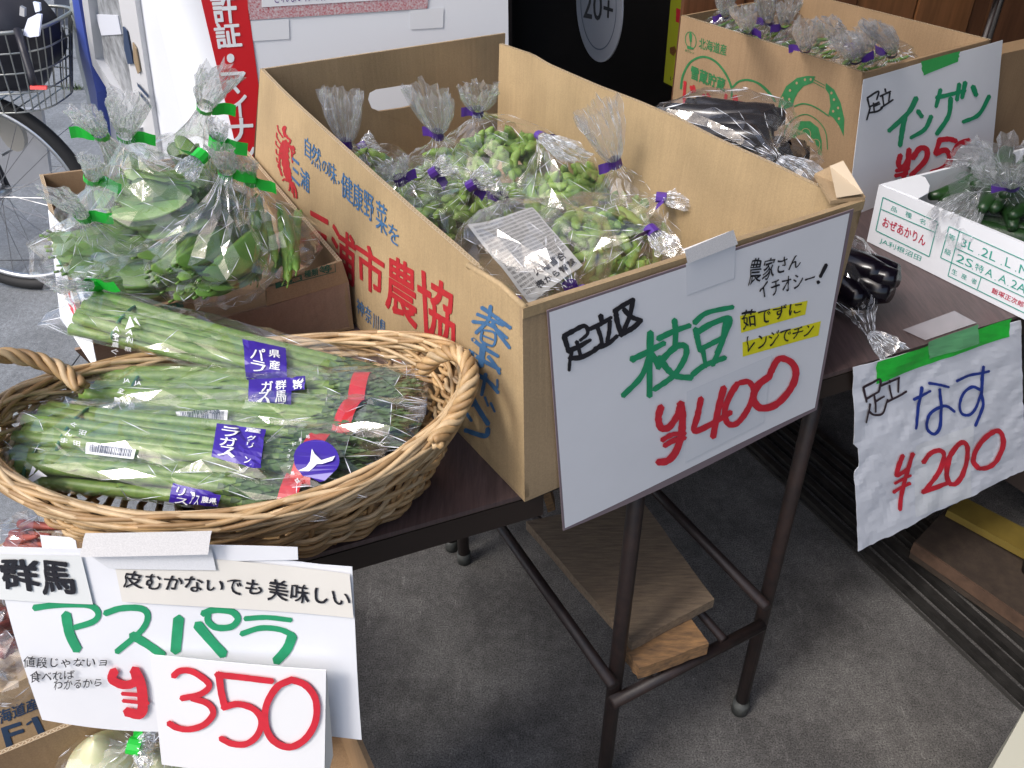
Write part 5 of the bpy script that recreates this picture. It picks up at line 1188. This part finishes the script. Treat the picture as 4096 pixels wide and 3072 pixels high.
# flat bean bags
GF = 'clear bags of flat green beans with green ties in the left carton'
fb = [
 ((640, 830, .93), (.125, .085, .065), (500, 545, 1.03), (470, 350, 1.13), FLAT, 44, .04, Vector((.95, -.25, 0)), 'large bag of flat beans on top of the pile in the left carton'),
 ((430, 1010, .86), (.11, .08, .055), (330, 865, .95), (220, 745, 1.02), FLAT, 26, .035, Vector((.8, .4, 0)), 'crumpled flat bean bag with long green tie at the left edge of the carton'),
 ((560, 1130, .84), (.11, .065, .045), (372, 1140, .90), (200, 1140, .93), FLAT, 26, .026, Vector((.9, .3, 0)), 'flat bean bag whose whitish tail sticks out to the left over the paper sign'),
 ((840, 1050, .88), (.085, .070, .055), (905, 690, .99), (900, 575, 1.05), FLAT, 34, .028, Vector((.25, 1, 0)), 'bag of upright flat beans at the front centre of the left carton'),
 ((1065, 960, .875), (.070, .064, .052), (1000, 718, .97), (960, 620, 1.02), SLIM, 18, .026, Vector((-.28, 1, .35)), 'bag of slim long green pods at the right side of the left carton'),
 ((720, 700, .90), (.085, .07, .06), (820, 430, 1.07), (835, 270, 1.15), FLAT, 8, .034, None, 'bag with the tallest tail and green tie before the red striped booth'),
 ((850, 790, .90), (.075, .07, .055), (800, 628, 1.01), (740, 690, 1.0), FLAT, 10, .02, None, 'bag with short green tie between the large bag and right wall'),
 ((430, 880, .86), (.07, .07, .05), (368, 713, .98), (385, 620, 1.03), FLAT, 8, .025, None, 'small bag with a short upright tail at the rear left of the carton'),
 ((560, 760, .86), (.075, .06, .05), (402, 537, 1.03), (310, 430, 1.09), FLAT, 8, .034, None, 'bag whose clear tail leans left towards the bicycle wheel'),
 ((900, 850, .88), (.06, .06, .05), (868, 566, 1.04), (880, 480, 1.07), FLAT, 6, .02, None, 'narrow bag with a small green tie against the red stripe'),
]
for k, (b_, r_, t_, tp, cont, n, pw_, cdv, lab) in enumerate(fb):
    film_bag('bean_bag', BP_(*b_), (r_[0], r_[1]*.9, r_[2]), BP_(*t_), BP_(*tp), lab, GF, TGREEN, content=cont, ncont=n, seed=k+31, mf=FILML, plume_w=pw_*.64, cdir=cdv, wr=1.3, cscale=1.0, cspread=(.8 if k in (0, 3, 4) else .55), tagdir=(R if k in (0, 1, 5, 9) else -R if k == 6 else None))

# bean bags in the rear carton (mostly their tails show)
GI = 'clear bags with purple ties in the rear right carton'
rb_ = [((2900, 90, 1.02), (2905, 60, 1.08), (2895, -60, 1.15)), ((3010, 80, 1.03), (3075, 85, 1.07), (3040, -50, 1.14)), ((3130, 110, 1.03), (3140, 100, 1.07), (3170, -20, 1.14)), ((3190, 170, 1.02), (3220, 195, 1.05), (3215, 80, 1.12)), ((3300, 190, 1.03), (3355, 180, 1.08), (3340, 60, 1.14)),
        ((3420, 250, 1.02), (3425, 238, 1.06), (3420, 130, 1.12)), ((3480, 210, 1.04), (3470, 200, 1.08), (3480, 80, 1.14)), ((3560, 240, 1.02), (3565, 212, 1.07), (3565, 90, 1.13)), ((2980, 130, 1.0), (2990, 120, 1.05), (2960, 30, 1.10))]
wh = ['leftmost bag behind the printed side', 'second bag from the left', 'bag with tail past the picture top', 'bag near the front long wall', 'bag with the broad bright tail', 'bag with purple label tie near front corner', 'bag in the rear middle with thin tail', 'rightmost bag with a narrow waist', 'low bag half hidden by left wall']
for k, (b_, t_, tp) in enumerate(rb_):
    pb_ = BP_(b_[0], b_[1]+50, .94)
    film_bag('bean_bag', pb_, (.055, .05, .06), BP_(t_[0], t_[1], .985), BP_(tp[0], tp[1], 1.07), wh[k]+' in the rear carton of beans', GI, TPURP, content=SLIM, ncont=9, seed=k+61, plume_w=.026, cdir=Vector((.8, .5, .1)), wr=1.0, cscale=.5)

# eggplants on the table between the cartons and beside the front sign
GE = 'bagged eggplants on the right table'
def eggbag(c, r, n, seed, lab, tie=None, tip=None, tape=False, cd=None):
    return film_bag('eggplant_bag', c, r, tie or c+Vector((.1, .05, .02)), tip or c+Vector((.16, .08, .02)), lab, GE, TPURP, content=EGGM, ncont=n, seed=seed, plume_w=.03, wr=.9, tape=tape, cdir=cd, cspread=.6, cscale=1.0)
eggbag(P(2900, 500, .93), (.13, .07, .055), 7, 81, 'bag of dark purple eggplants rising behind the right wall of the biggest carton', tie=P(3110, 640, .93), tip=P(3240, 730, .90), cd=Vector((.9, -.4, 0)))
eggbag(P(3010, 640, .84), (.13, .07, .06), 6, 82, 'second bag of eggplants lying lower against the carton wall', tie=P(3200, 760, .86), tip=P(3260, 800, .84), cd=Vector((.85, -.5, 0)))
eggbag(P(3375, 1090, .765), (.055, .10, .05), 6, 83, 'loosely wrapped eggplants between the front sign and the white tray', tie=P(3480, 1330, .735), tip=P(3590, 1420, .722), cd=Vector((.35, -1, 0)))
# cucumbers in the white tray
GC = 'bagged cucumbers in the white tray'
film_bag('cucumber_bag', P(4060, 790, .80), (.13, .10, .045), P(4050, 745, .87), P(4050, 590, .97), 'bag of dark green cucumbers with purple tie and big flared tail in the white tray', GC, TPURP, content=CUK, ncont=16, seed=91, plume_w=.07, cdir=Vector((.8, .5, .1)), wr=1.2)
film_bag('cucumber_bag', P(4040, 920, .775), (.13, .08, .035), P(3905, 780, .82), P(3810, 900, .815), 'bag of cucumbers whose tail spills over the printed edge of the tray', GC, TPURP, content=CUK, ncont=14, seed=92, plume_w=.045, cdir=Vector((.9, -.35, 0)), wr=1.2, tape=False)
film_bag('cucumber_bag', P(4080, 760, .83), (.09, .07, .03), P(3960, 640, .90), P(3860, 600, .93), 'upper bag with a tail reaching over the bean sign', GC, TPURP, content=CUK, ncont=6, seed=93, plume_w=.03, cdir=Vector((.5, .8, 0)), wr=1.2, tape=False)

# ------------------------------------------------------------------ asparagus packs
GA = 'wrapped bundles of asparagus in the wicker basket'
TIEG = mat('green_rubber_band', (.01, .14, .06), .5)
def pack(A, B, w, label, seed, h=.034, ns=12, band=None, film_over=(.03, .006), drop=0):
    A, B = Vector(A), Vector(B); d = (B-A); L = d.length; d.normalize(); s = d.cross(Vector((0, 0, 1))).normalized(); n = s.cross(d).normalized(); rnd = random.Random(seed)
    if n.z < 0: n = -n
    o = E_('asparagus_pack', (A+B)/2-n*h*.5, label, 'asparagus', GA)
    sc = L/.42
    for k in range(ns):
        lay = 0 if k < (ns+1)//2 else 1; cnt = (ns+1)//2 if lay == 0 else ns-(ns+1)//2; i = k if lay == 0 else k-(ns+1)//2
        off = ((i+.5)/cnt-.5)*(w-.014)*(.95 if lay else 1.0)
        q = bpy.data.objects.new('spear', SPEAR[(k+seed) % 4]); COL.objects.link(q); q.parent = o
        st = A + s*off + n*(.013*(1 if lay else -.35)+rnd.uniform(-.002, .002)) + d*rnd.uniform(-.006, .006)
        en = B + s*off*rnd.uniform(.85, 1.05) + n*(.010*(1 if lay else -.35)) 
        dd = (en-st).normalized(); q.location = st-o.location; q.rotation_mode = 'QUATERNION'
        M = Matrix((dd, (n.cross(dd)).normalized(), (dd.cross(n.cross(dd))).normalized())).transposed(); q.rotation_quaternion = M.to_quaternion() @ __import__('mathutils').Quaternion((1, 0, 0), rnd.uniform(0, 6.28))
        f_ = rnd.uniform(.95, 1.0)*sc; tk = rnd.uniform(.80, .98); q.scale = (f_, tk, tk)
    # film sleeve: large flat panes meeting in sharp creases
    v = []; f = []; na, nl = 14, 15; A2 = A-d*film_over[0]; B2 = B+d*film_over[1]; LL = (B2-A2).length
    for j in range(nl+1):
        for i in range(na):
            e0 = 1 if 0 < j < nl else 0; t = (j+e0*rnd.uniform(-.38, .38))/nl; ends = min(1, min(t, 1-t)/.06)
            ph = 2*math.pi*(i+.5*(j % 2)+rnd.uniform(-.3, .3))/na; cs, sn_ = math.cos(ph), math.sin(ph); e = .75
            hh = h*(.2+.9*ends); ww = w*.5*(1.14+.08*(1-ends))
            p = A2+d*LL*t + s*ww*math.copysign(abs(cs)**e, cs) + n*(hh*.5*math.copysign(abs(sn_)**e, sn_)+.007)
            v.append(p + (s*cs*.6+n*sn_)*rnd.uniform(-.0015, .0048))
    for j in range(nl):
        for i in range(na):
            a, b_, c, g_ = j*na+i, j*na+(i+1) % na, (j+1)*na+(i+1) % na, (j+1)*na+i
            f += [(a, b_, c), (a, c, g_)] if rnd.random() < .5 else [(a, b_, g_), (b_, c, g_)]
    mk('film', v, f, FILM2, o)
    cr = MB()  # white strips drawn as glints along the sleeve creases
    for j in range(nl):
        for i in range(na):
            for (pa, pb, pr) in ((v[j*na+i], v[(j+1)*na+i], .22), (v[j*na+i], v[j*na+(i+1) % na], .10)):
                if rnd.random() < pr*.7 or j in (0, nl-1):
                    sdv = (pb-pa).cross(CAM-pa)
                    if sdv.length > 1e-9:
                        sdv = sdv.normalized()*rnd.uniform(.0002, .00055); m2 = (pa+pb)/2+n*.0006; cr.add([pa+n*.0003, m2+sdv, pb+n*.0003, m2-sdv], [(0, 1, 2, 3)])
    setp(cr.mk('fold_glints', CREASE_GLINT, o), kind='stuff')
    S = Surf(v, f)
    # rubber band near the butts
    pts = []
    for i in range(24):
        ph = 2*math.pi*i/24; pts.append(A+d*.055*sc + s*(w*.47)*math.cos(ph)+n*(h*.42*math.sin(ph)+.006))
    b = MB(); b.tube(pts, .0022, 5, True); b.mk('rubber_band', TIEG, o, True)
    if band is not None:
        b = MB(); t0, t1 = band; rr = []
        for i in range(17):
            ph = math.pi*(i/16*1.3-.15); e = s*(w*.50)*math.cos(ph)+n*(h*.50*math.sin(ph)+.0065)
            rr += [lerp(A, B, t0)+e, lerp(A, B, t1)+e]
        b.add(rr, [(2*i, 2*i+1, 2*i+3, 2*i+2) for i in range(16)]); b.mk('red_band', REDT, o)
    return o, S
zA = Z(0, 1000, 1.508)
def lbl(S, o, q, txts, conv, m=LPURP, eps=.0022):
    patch(q, S, m, o, 'printed_label', conv=conv, nu=8, nv=10, eps=eps)
    for s_, tq, bd in txts: text(s_, tq, S, WHITEP, o, conv=conv, bold=bd, eps=eps+.0008)
# bottom-most first
o5, S5 = pack(P(5, 1835, T+.095), P(1335, 1985, T+.085), .064, 'asparagus bundle nearest the front rim of the basket', 5, band=(.87, .925))
zA5 = lambda x, y: zA(x, y-125)
lbl(S5, o5, [(1048, 1535), (1340, 1600), (1320, 1665), (1025, 1640)], [], zA5)
for ch, q in (('リ', [(1080, 1560), (1130, 1570), (1120, 1610), (1072, 1600)]), ('ス', [(1070, 1605), (1145, 1618), (1140, 1655), (1062, 1640)]), ('アス', [(1160, 1590), (1215, 1600), (1200, 1655), (1150, 1645)]), ('農県', [(1225, 1600), (1320, 1618), (1312, 1650), (1220, 1640)])):
    text(ch, q, S5, WHITEP, o5, conv=zA5, bold=.03, eps=.003)
o4, S4 = pack(P(150, 1720, T+.105), P(1505, 1878, T+.100), .080, 'asparagus bundle with the round violet logo in the basket', 4, band=(.80, .855))
o3, S3 = pack(P(330, 1640, T+.088), P(1660, 1718, T+.102), .066, 'asparagus bundle lying over the middle of the basket with a folded film corner', 3, band=(.79, .84))
o2, S2 = pack(P(390, 1575, T+.100), P(1690, 1590, T+.092), .068, 'asparagus bundle second from the back of the basket', 2, band=(.785, .835))
o1, S1 = pack(P(345, 1262, T+.150), P(1660, 1590, T+.075), .074, 'asparagus bundle at the back resting its cut ends on the basket rim', 1, h=.034)
lbl(S1, o1, [(1465, 545), (1722, 600), (1735, 785), (1490, 785)], [], zA)
for ch, q in (('パ', [(1520, 600), (1600, 612), (1590, 680), (1512, 660)]), ('ラ', [(1520, 670), (1605, 690), (1600, 735), (1515, 720)]), ('県', [(1625, 610), (1690, 620), (1685, 665), (1622, 655)]), ('産', [(1625, 672), (1690, 680), (1690, 730), (1628, 722)])):
    text(ch, q, S1, WHITEP, o1, conv=zA, bold=.03, eps=.003)
lbl(S2, o2, [(1502, 790), (1765, 775), (1755, 968), (1500, 966)], [], zA)
for ch, q in (('ガ', [(1580, 805), (1650, 802), (1650, 858), (1580, 862)]), ('ス', [(1560, 865), (1635, 862), (1632, 920), (1558, 922)]), ('パ', [(1555, 925), (1625, 925), (1625, 962), (1555, 962)]), ('群', [(1665, 800), (1730, 795), (1728, 850), (1665, 855)]), ('馬', [(1665, 862), (1730, 858), (1728, 912), (1665, 915)]), ('県', [(1665, 920), (1725, 918), (1722, 960), (1665, 962)])):
    text(ch, q, S2, WHITEP, o2, conv=zA, bold=.03, eps=.003)
zB = Z(1000, 1000, 1.508)
lbl(S2, o2, [(225, 780), (335, 772), (338, 850), (235, 862)], [('群', [(262, 795), (325, 790), (325, 850), (262, 855)], .03)], zB, eps=.003)
lbl(S4, o4, [(1310, 1055), (1605, 1090), (1570, 1325), (1280, 1250)], [], zA)
for ch, q in (('ラ', [(1345, 1075), (1440, 1090), (1435, 1145), (1340, 1130)]), ('ガ', [(1335, 1135), (1430, 1150), (1425, 1200), (1330, 1188)]), ('ス', [(1330, 1192), (1425, 1208), (1418, 1255), (1322, 1240)]), ('産', [(1490, 1078), (1575, 1092), (1570, 1118), (1486, 1104)]), ('グ', [(1500, 1128), (1545, 1135), (1542, 1165), (1497, 1158)]), ('リ', [(1492, 1170), (1532, 1176), (1528, 1206), (1488, 1200)]), ('ン', [(1482, 1250), (1520, 1256), (1512, 1295), (1475, 1288)])):
    text(ch, q, S4, WHITEP, o4, conv=zA, bold=.03, eps=.003)
cxx, cyy = 405, 1278
fillpoly([(cxx+132*math.cos(a), cyy+108*math.sin(a)+10*math.cos(a)) for a in np.linspace(0, 6.28, 25)[:-1]], S4, LPURP, o4, 'round_logo', zB, eps=.006)
fillpoly([(302, 1338), (350, 1315), (372, 1280), (385, 1228), (400, 1262), (440, 1275), (510, 1262), (495, 1290), (450, 1305), (420, 1305), (395, 1330), (372, 1348)], S4, WHITEP, o4, 'logo_mark', zB, eps=.0068)
for k, ch in enumerate('群馬ブランド産地'):
    a = math.pi*(1.28-.085*k*1.15); x_, y_ = cxx+165*math.cos(a), cyy-135*math.sin(a)
    text(ch, [(x_-12, y_-10), (x_+10, y_-13), (x_+12, y_+9), (x_-10, y_+12)], S4, WHITEP, o4, conv=zB, bold=.01, eps=.006)
WPR = WHITEP
for (S, oo, col, chs) in ((S1, o1, 0, [('A', 708, 478), ('全', 706, 520), ('農', 703, 560), ('ぐ', 700, 602), ('ん', 704, 645)]), (S1, o1, 1, [('A', 788, 500), ('利', 788, 540), ('根', 780, 585), ('沼', 778, 640), ('田', 770, 690)]),
                    (S2, o2, 0, [('JA', 770, 800), ('全', 738, 855), ('農', 716, 910)]), (S2, o2, 1, [('JA', 838, 815), ('利', 815, 880), ('根', 800, 935)]),
                    (S4, o4, 0, [('沼', 505, 1110), ('田', 475, 1170)]), (S4, o4, 1, [('ぐ', 450, 1065), ('ん', 425, 1110), ('ま', 395, 1155)])):
    for ch, x_, y_ in chs:
        text(ch, [(x_-24, y_-10), (x_+24, y_), (x_+18, y_+38), (x_-28, y_+28)] if False else [(x_-20, y_-16), (x_+22, y_-10), (x_+18, y_+20), (x_-24, y_+14)], S, WPR, oo, conv=zA, bold=.015, eps=.003)
fillpoly([(785, 408), (812, 470), (765, 478)], S1, WPR, o1, 'logo_mark', zA, eps=.003); fillpoly([(820, 415), (850, 470), (825, 450), (805, 425)], S1, WPR, o1, 'logo_mark', zA, eps=.003)
fillpoly([(240, 1335), (298, 1365), (262, 1368), (200, 1395), (150, 1392), (215, 1355)], S5, WPR, o5, 'logo_mark', zA, eps=.003); fillpoly([(205, 1310), (232, 1318), (212, 1350), (185, 1368)], S5, WPR, o5, 'logo_mark', zA, eps=.003)
# bar codes
def barcode(q, S, oo, conv, seed):
    patch(q, S, WHITEP, oo, 'barcode_label', conv=conv, nu=6, nv=4, eps=.003); rnd = random.Random(seed); mb = MB(); u = .08
    Q = [conv(*p) for p in q]
    while u < .92:
        w = rnd.choice((.008, .014, .02)); c = [S(*quadpx(Q, a_, b_), .0036) for a_, b_ in ((u, .92), (u+w, .92), (u+w, .25), (u, .25))]; mb.add(c, [(0, 1, 2, 3)]); u += w+rnd.choice((.01, .016, .022))
    mb.mk('bars', NAVY, oo)
barcode([(1065, 985), (1380, 975), (1375, 1058), (1085, 1040)], S3, o3, zA, 3)
barcode([(535, 1165), (830, 1205), (815, 1258), (525, 1225)], S4, o4, zA, 4)
text('4908320', [(1165, 980), (1330, 978), (1330, 1000), (1168, 1002)], S3, NAVY, o3, conv=zA, bold=.0, eps=.0042)

# ------------------------------------------------------------------ asparagus sign with the 350 card
WSC = 1.35
y8 = rad(-7); sd8 = Vector((math.cos(y8), math.sin(y8), 0)); sn8 = Vector((sd8.y, -sd8.x, .10))
p8 = P(700, 2200, ZR-.035)+Vector((0, -.012, 0))
SA = Plane(p8, sn8, lambda p: .004*math.sin(p.x*13+.7)+.0015*math.sin(p.z*21))
s5 = E_('price_sign', p8, 'large white handwritten sign with green katakana hanging in front of the wicker basket', 'sign')
zC = Z(0, 2000, 1.5476); zD = Z(1000, 2000, 1.5476)
def top8(x, y, u, w): return x, y-((28*math.sin(math.pi*min(1, u*1.1)))*(1-w)) + (10*math.sin(u*7))*(w)
sheetpx([(-40, 2185), (1402, 2285), (1442, 2968), (168, 2880)], SA, PAPER, s5, 'paper', nu=36, nv=20, th=.0008, edgef=top8)
sheetpx([(448, 2163), (1185, 2200), (1187, 2250), (450, 2250)], SA, PAPER, s5, 'paper_strip', nu=16, nv=4, th=.0006, eps=.0018)
patch([(-40, 2205), (335, 2210), (385, 2400), (-40, 2385)], SA, mat('patch_grey', (.72, .74, .73), .6), s5, 'paper_patch', eps=.0022)
patch([(455, 2185), (1395, 2305), (1412, 2478), (500, 2390)], SA, PAPERY, s5, 'paper_patch', eps=.0026, nu=20, nv=8)
patch([(375, 2090), (865, 2095), (850, 2190), (352, 2185)], SA, CLOTHT, s5, 'cloth_tape', eps=.012, nu=12, nv=5, rag=3)
patch([(352, 2185), (850, 2190), (868, 2275), (450, 2255)], SA, mat('cloth_tape_low', (.70, .71, .73), .6, noise_amt=.05, nscale=600), s5, 'cloth_tape', eps=.0045, nu=12, nv=4)
text('群', [(10, 345), (245, 350), (270, 545), (45, 520)], SA, BLACK, s5, conv=zC, bold=.05, eps=.0035, hand=.45)
text('馬', [(265, 352), (430, 358), (505, 550), (300, 555)], SA, BLACK, s5, conv=zC, bold=.05, eps=.0035, hand=.45)
text('皮むかないでも', [(785, 415), (1615, 500), (1620, 598), (785, 515)], SA, BLACK, s5, conv=zC, bold=.02, eps=.0035, hand=.45)
text('美味しい', [(118, 492), (610, 575), (622, 668), (110, 622)], SA, BLACK, s5, conv=zD, bold=.02, eps=.0035, hand=.45)
G = lambda l, cv, w=30, seed=1: strokes(l, w, SA, GREENM, s5, cv, seed=seed, jag=.04, taper=.05)
WSC = 1.0
G([(38, ((225, 650), (380, 628), (560, 630), (622, 672), (600, 725), (480, 765))), (62, ((425, 685), (450, 800), (500, 900)))], zC, seed=2)
G([(38, ((665, 680), (760, 652), (880, 655), (925, 700), (890, 785), (740, 912))), (50, ((830, 812), (920, 865), (1025, 940)))], zC, seed=3)
G([(68, ((1112, 722), (1098, 918))), (58, ((1225, 762), (1300, 850), (1390, 950))), (40, ((1255, 700), (1330, 680), (1430, 695), (1470, 740), (1430, 785), (1340, 785), (1290, 745), (1290, 700)))], zC, seed=4)
zCD = lambda x, y: (1000+x/1.5476, 2000+y/1.5476)
G([(30, ((-35, 740), (100, 738), (248, 758))), (34, ((-55, 830), (60, 800), (180, 812), (262, 850))), (62, ((258, 850), (225, 930), (158, 1003)))], zCD, seed=5)
RD = lambda l, cv, surf=None, seed=1, eps=.003: strokes(l, 30, surf or SA, REDM, s5, cv, seed=seed, jag=.05, taper=.05, eps=eps)
RD([(56, ((735, 1015), (720, 1070), (790, 1105), (860, 1085), (860, 1010))), (64, ((855, 1010), (895, 1100), (905, 1200), (890, 1290), (800, 1275))), (26, ((780, 1160), (930, 1172))), (26, ((785, 1205), (940, 1222)))], zC)
text('値段じゃないョ', [(175, 935), (690, 930), (690, 985), (170, 1008)], SA, BLACK, s5, conv=zC, bold=.006, eps=.0035, hand=.45)
text('食べれば', [(215, 1030), (490, 1010), (490, 1065), (210, 1105)], SA, BLACK, s5, conv=zC, bold=.006, eps=.0035, hand=.45)
text('わかるから', [(365, 1075), (655, 1060), (655, 1110), (355, 1145)], SA, BLACK, s5, conv=zC, bold=.006, eps=.0035, hand=.45)
# folded card 350
SC = Plane(p8+Vector((0, -.014, 0)), Vector((sn8.x, sn8.y, .12)), lambda p: .0012*math.sin(p.x*20))
cd_ = E_('price_card', p8+Vector((.05, -.01, -.2)), 'folded white card with 350 in thick red strokes stuck on the asparagus sign', 'card')
sheetpx([(598, 2622), (1305, 2680), (1298, 3150), (645, 3062)], SC, mat('card_white', (.82, .82, .83), .5), cd_, 'card_front', nu=12, nv=8, th=.0008)
SC2 = Plane(p8+Vector((0, -.010, 0)), Vector((sn8.x, sn8.y, .11)))
b = MB(); b.prism([SC(1305, 2680, -.001), SC(1298, 3150, -.001), SC2(1330, 3030, -.002), ], sn8*-.0005); b.mk('card_back', PAPERY, cd_)
z0 = lambda x, y: zC(x, y)
strokes([(40, ((1075, 1085), (1120, 1050), (1200, 1055), (1300, 1130), (1250, 1190), (1125, 1222))), (40, ((1190, 1218), (1290, 1250), (1325, 1310), (1270, 1380), (1180, 1412), (1100, 1405), (1045, 1375)))], 30, SC, REDM, cd_, zC, jag=.05, taper=.05, eps=.002)
strokes([(46, ((1362, 1060), (1375, 1170), (1400, 1275))), (40, ((1345, 1068), (1500, 1082), (1695, 1105))), (40, ((1385, 1272), (1480, 1248), (1580, 1280), (1625, 1350), (1600, 1440), (1530, 1495), (1440, 1495), (1370, 1462)))], 30, SC, REDM, cd_, zC, jag=.05, taper=.05, seed=3, eps=.0022)
strokes([(44, ((265, 1095), (175, 1140), (110, 1250), (102, 1370), (150, 1470), (250, 1512), (350, 1460), (412, 1350), (412, 1220), (350, 1130), (255, 1092)))], 30, SC, REDM, cd_, zD, jag=.05, taper=.05, seed=4, eps=.0024)

# ------------------------------------------------------------------ lower left cartons and onions
F0 = P(-200, 2940, .42)
fq = [(-200, 2885), (200, 2650), (285, 2880), (-200, 3200)]
SF1 = Plane(P(100, 2800, .45), (.35, -.85, .4))
f1 = E_('cardboard_box', P(60, 2850, .35), 'carton corner printed 海道 F1 in dark blue at the lower left edge', 'box')
tp = [SF1(-300, 2935, 0), SF1(260, 2625, 0)]; bt = [SF1(-300, 3420, 0), SF1(560, 2960, 0)]
v, f = sheet(tp, bt, 6, 4, Vector((-.002, .005, -.002))); mk('side_panel', v, f, KRAFT2, f1)
b = MB(); b.prism([tp[0], tp[1], tp[1]+Vector((-.02, .06, .0)), tp[0]+Vector((-.02, .06, .0))], (0, 0, -.004)); b.mk('top_flap', mat('kraft_pale', (.55, .42, .27), .8), f1)
back_ = Vector((-.09, .28, 0)); b = MB(); b.prism([bt[0]+back_, bt[1]+back_, tp[1]+back_, tp[0]+back_], Vector((-.002, .005, 0))); b.mk('back_panel', KRAFT3, f1)
for cc in (0, 1):
    b = MB(); b.prism([bt[cc], tp[cc], tp[cc]+back_, bt[cc]+back_], (.005, 0, 0)); b.mk('end_panel', KRAFT3, f1)
b = MB(); b.prism([bt[0], bt[1], bt[1]+back_, bt[0]+back_], (0, 0, .005)); b.mk('bottom_panel', KRAFT3, f1)
zE = Z(0, 2050, 1.6233)
text('海道産', [(-20, 1290), (245, 1195), (250, 1270), (5, 1375)], SF1, BLUEP if False else mat('indigo_print', (.02, .05, .11), .7), f1, conv=zE, bold=.03)
text('F1', [(10, 1400), (240, 1325), (290, 1430), (45, 1520)], SF1, MATS['indigo_print'], f1, conv=zE, bold=.06)
strokes([(16, ((205, 1468), (295, 1425))), (14, ((175, 1375), (205, 1352)))], 14, SF1, MATS['indigo_print'], f1, zE, 'lettering', jag=.02)
# carrots / tomatoes in film behind the sign
RED1 = mat('carrot_red', (.30, .065, .045), .6, noise_amt=.2, nscale=30, subs=.1)
def carrot(L, r):
    pts = [Vector((i/10*L, 0, 0)) for i in range(11)]; v, f = tube(pts, [r*(1-.75*i/10)*(.8 if i == 0 else 1) for i in range(11)], 10); return datamesh(v, f, [RED1])
CAR = [carrot(.07, .008), carrot(.06, .009)]
film_bag('carrot_bag', P(50, 2190, .56), (.06, .05, .04), P(-60, 2130, .60), P(-120, 2090, .62), 'film bag of reddish carrots peeking out under the left end of the basket', 'red vegetables bagged behind the asparagus sign', TGREEN, content=CAR, ncont=10, seed=101, tape=False, wr=1.2, cdir=Vector((.9, -.3, .1)))
film_bag('carrot_bag', P(-30, 2520, .52), (.07, .06, .06), P(-80, 2300, .58), P(-40, 2200, .60), 'film bag of red vegetables at the left edge behind the asparagus sign', 'red vegetables bagged behind the asparagus sign', TGREEN, content=CAR, ncont=10, seed=102, tape=False, wr=1.2)
film_bag('carrot_bag', P(20, 2650, .50), (.06, .05, .05), P(-60, 2560, .54), P(-90, 2500, .55), 'lowest film bag of red vegetables resting in the blue printed carton', 'red vegetables bagged behind the asparagus sign', TGREEN, content=CAR, ncont=8, seed=103, tape=False, wr=1.2)
b = MB(); b.prism([P(160, 2140, .60), P(300, 2150, .60), P(320, 2260, .60), P(180, 2260, .60)], (0, 0, -.003)); o = b.mk('paper_sheet', PAPER, base=P(200, 2200, .60)); setp(o, 'small white paper glimpsed between the basket and the asparagus sign', 'paper')
# onion carton
on = E_('cardboard_box', P(500, 3150, .30), 'open brown carton of onions at the bottom left under the asparagus sign', 'box')
a_, c_ = P(-60, 3045, .47), P(300, 2895, .47); ee = (c_-a_).normalized(); c_ = c_+ee*.30; nn_ = Vector((ee.y, -ee.x, 0))
v, f = sheet([a_-ee*.2, c_], [a_-ee*.2-Vector((0, 0, .2)), c_-Vector((0, 0, .2))], 10, 4, -nn_*.006); mk('back_panel', v, f, KRAFT3, on); flutes([a_-ee*.2, c_], -nn_*.006, on)
v, f = sheet([c_, c_+nn_*.3], [c_-Vector((0, 0, .2)), c_+nn_*.3-Vector((0, 0, .2))], 6, 3, -ee*.006); mk('side_panel', v, f, KRAFT3, on)
b = MB(); b.prism([a_-ee*.2-Vector((0, 0, .2)), c_-Vector((0, 0, .2)), c_+nn_*.3-Vector((0, 0, .2)), a_-ee*.2+nn_*.3-Vector((0, 0, .2))], (0, 0, .004)); b.mk('bottom_panel', KRAFT3, on)
ONI = mat('onion_skin', (.50, .52, .28), .35, col2=(.62, .60, .40), nscale=4, stretch=(10, 10, 1), subs=.2)
ob = film_bag('onion_bag', P(440, 3075, .40), (.062, .062, .052), P(540, 2985, .455), P(620, 3000, .45), 'film bag with a pale onion and a bright green tie at the bottom edge', None, TGREEN, seed=111, plume_w=.03, wr=.5, tagdir=U)
def onion(c, r, par, seed):
    v = []; f = []; n = 20
    for j in range(n+1):
        th = math.pi*j/n
        for i in range(24):
            ph = 2*math.pi*i/24; rr = math.sin(th)*r*(1+.012*math.sin(ph*12)); z = math.cos(th)*r*.88 + (max(0, math.cos(th))**14)*r*.35
            v.append(Vector(c)+Vector((rr*math.cos(ph), rr*math.sin(ph), z)))
    for j in range(n):
        for i in range(24): a = j*24+i; b_ = j*24+(i+1) % 24; f.append((a, b_, b_+24, a+24))
    return mk('onion', v, f, ONI, par, True)
onion(P(435, 3070, .40), .050, ob, 1)
ob2 = film_bag('onion_bag', P(640, 3080, .38), (.06, .055, .05), P(700, 2960, .43), P(720, 2900, .46), 'crumpled film bag beside the green tied onion under the 350 card', None, TGREEN, seed=112, plume_w=.03, wr=1.3, tape=False)
onion(P(660, 3100, .37), .045, ob2, 2)
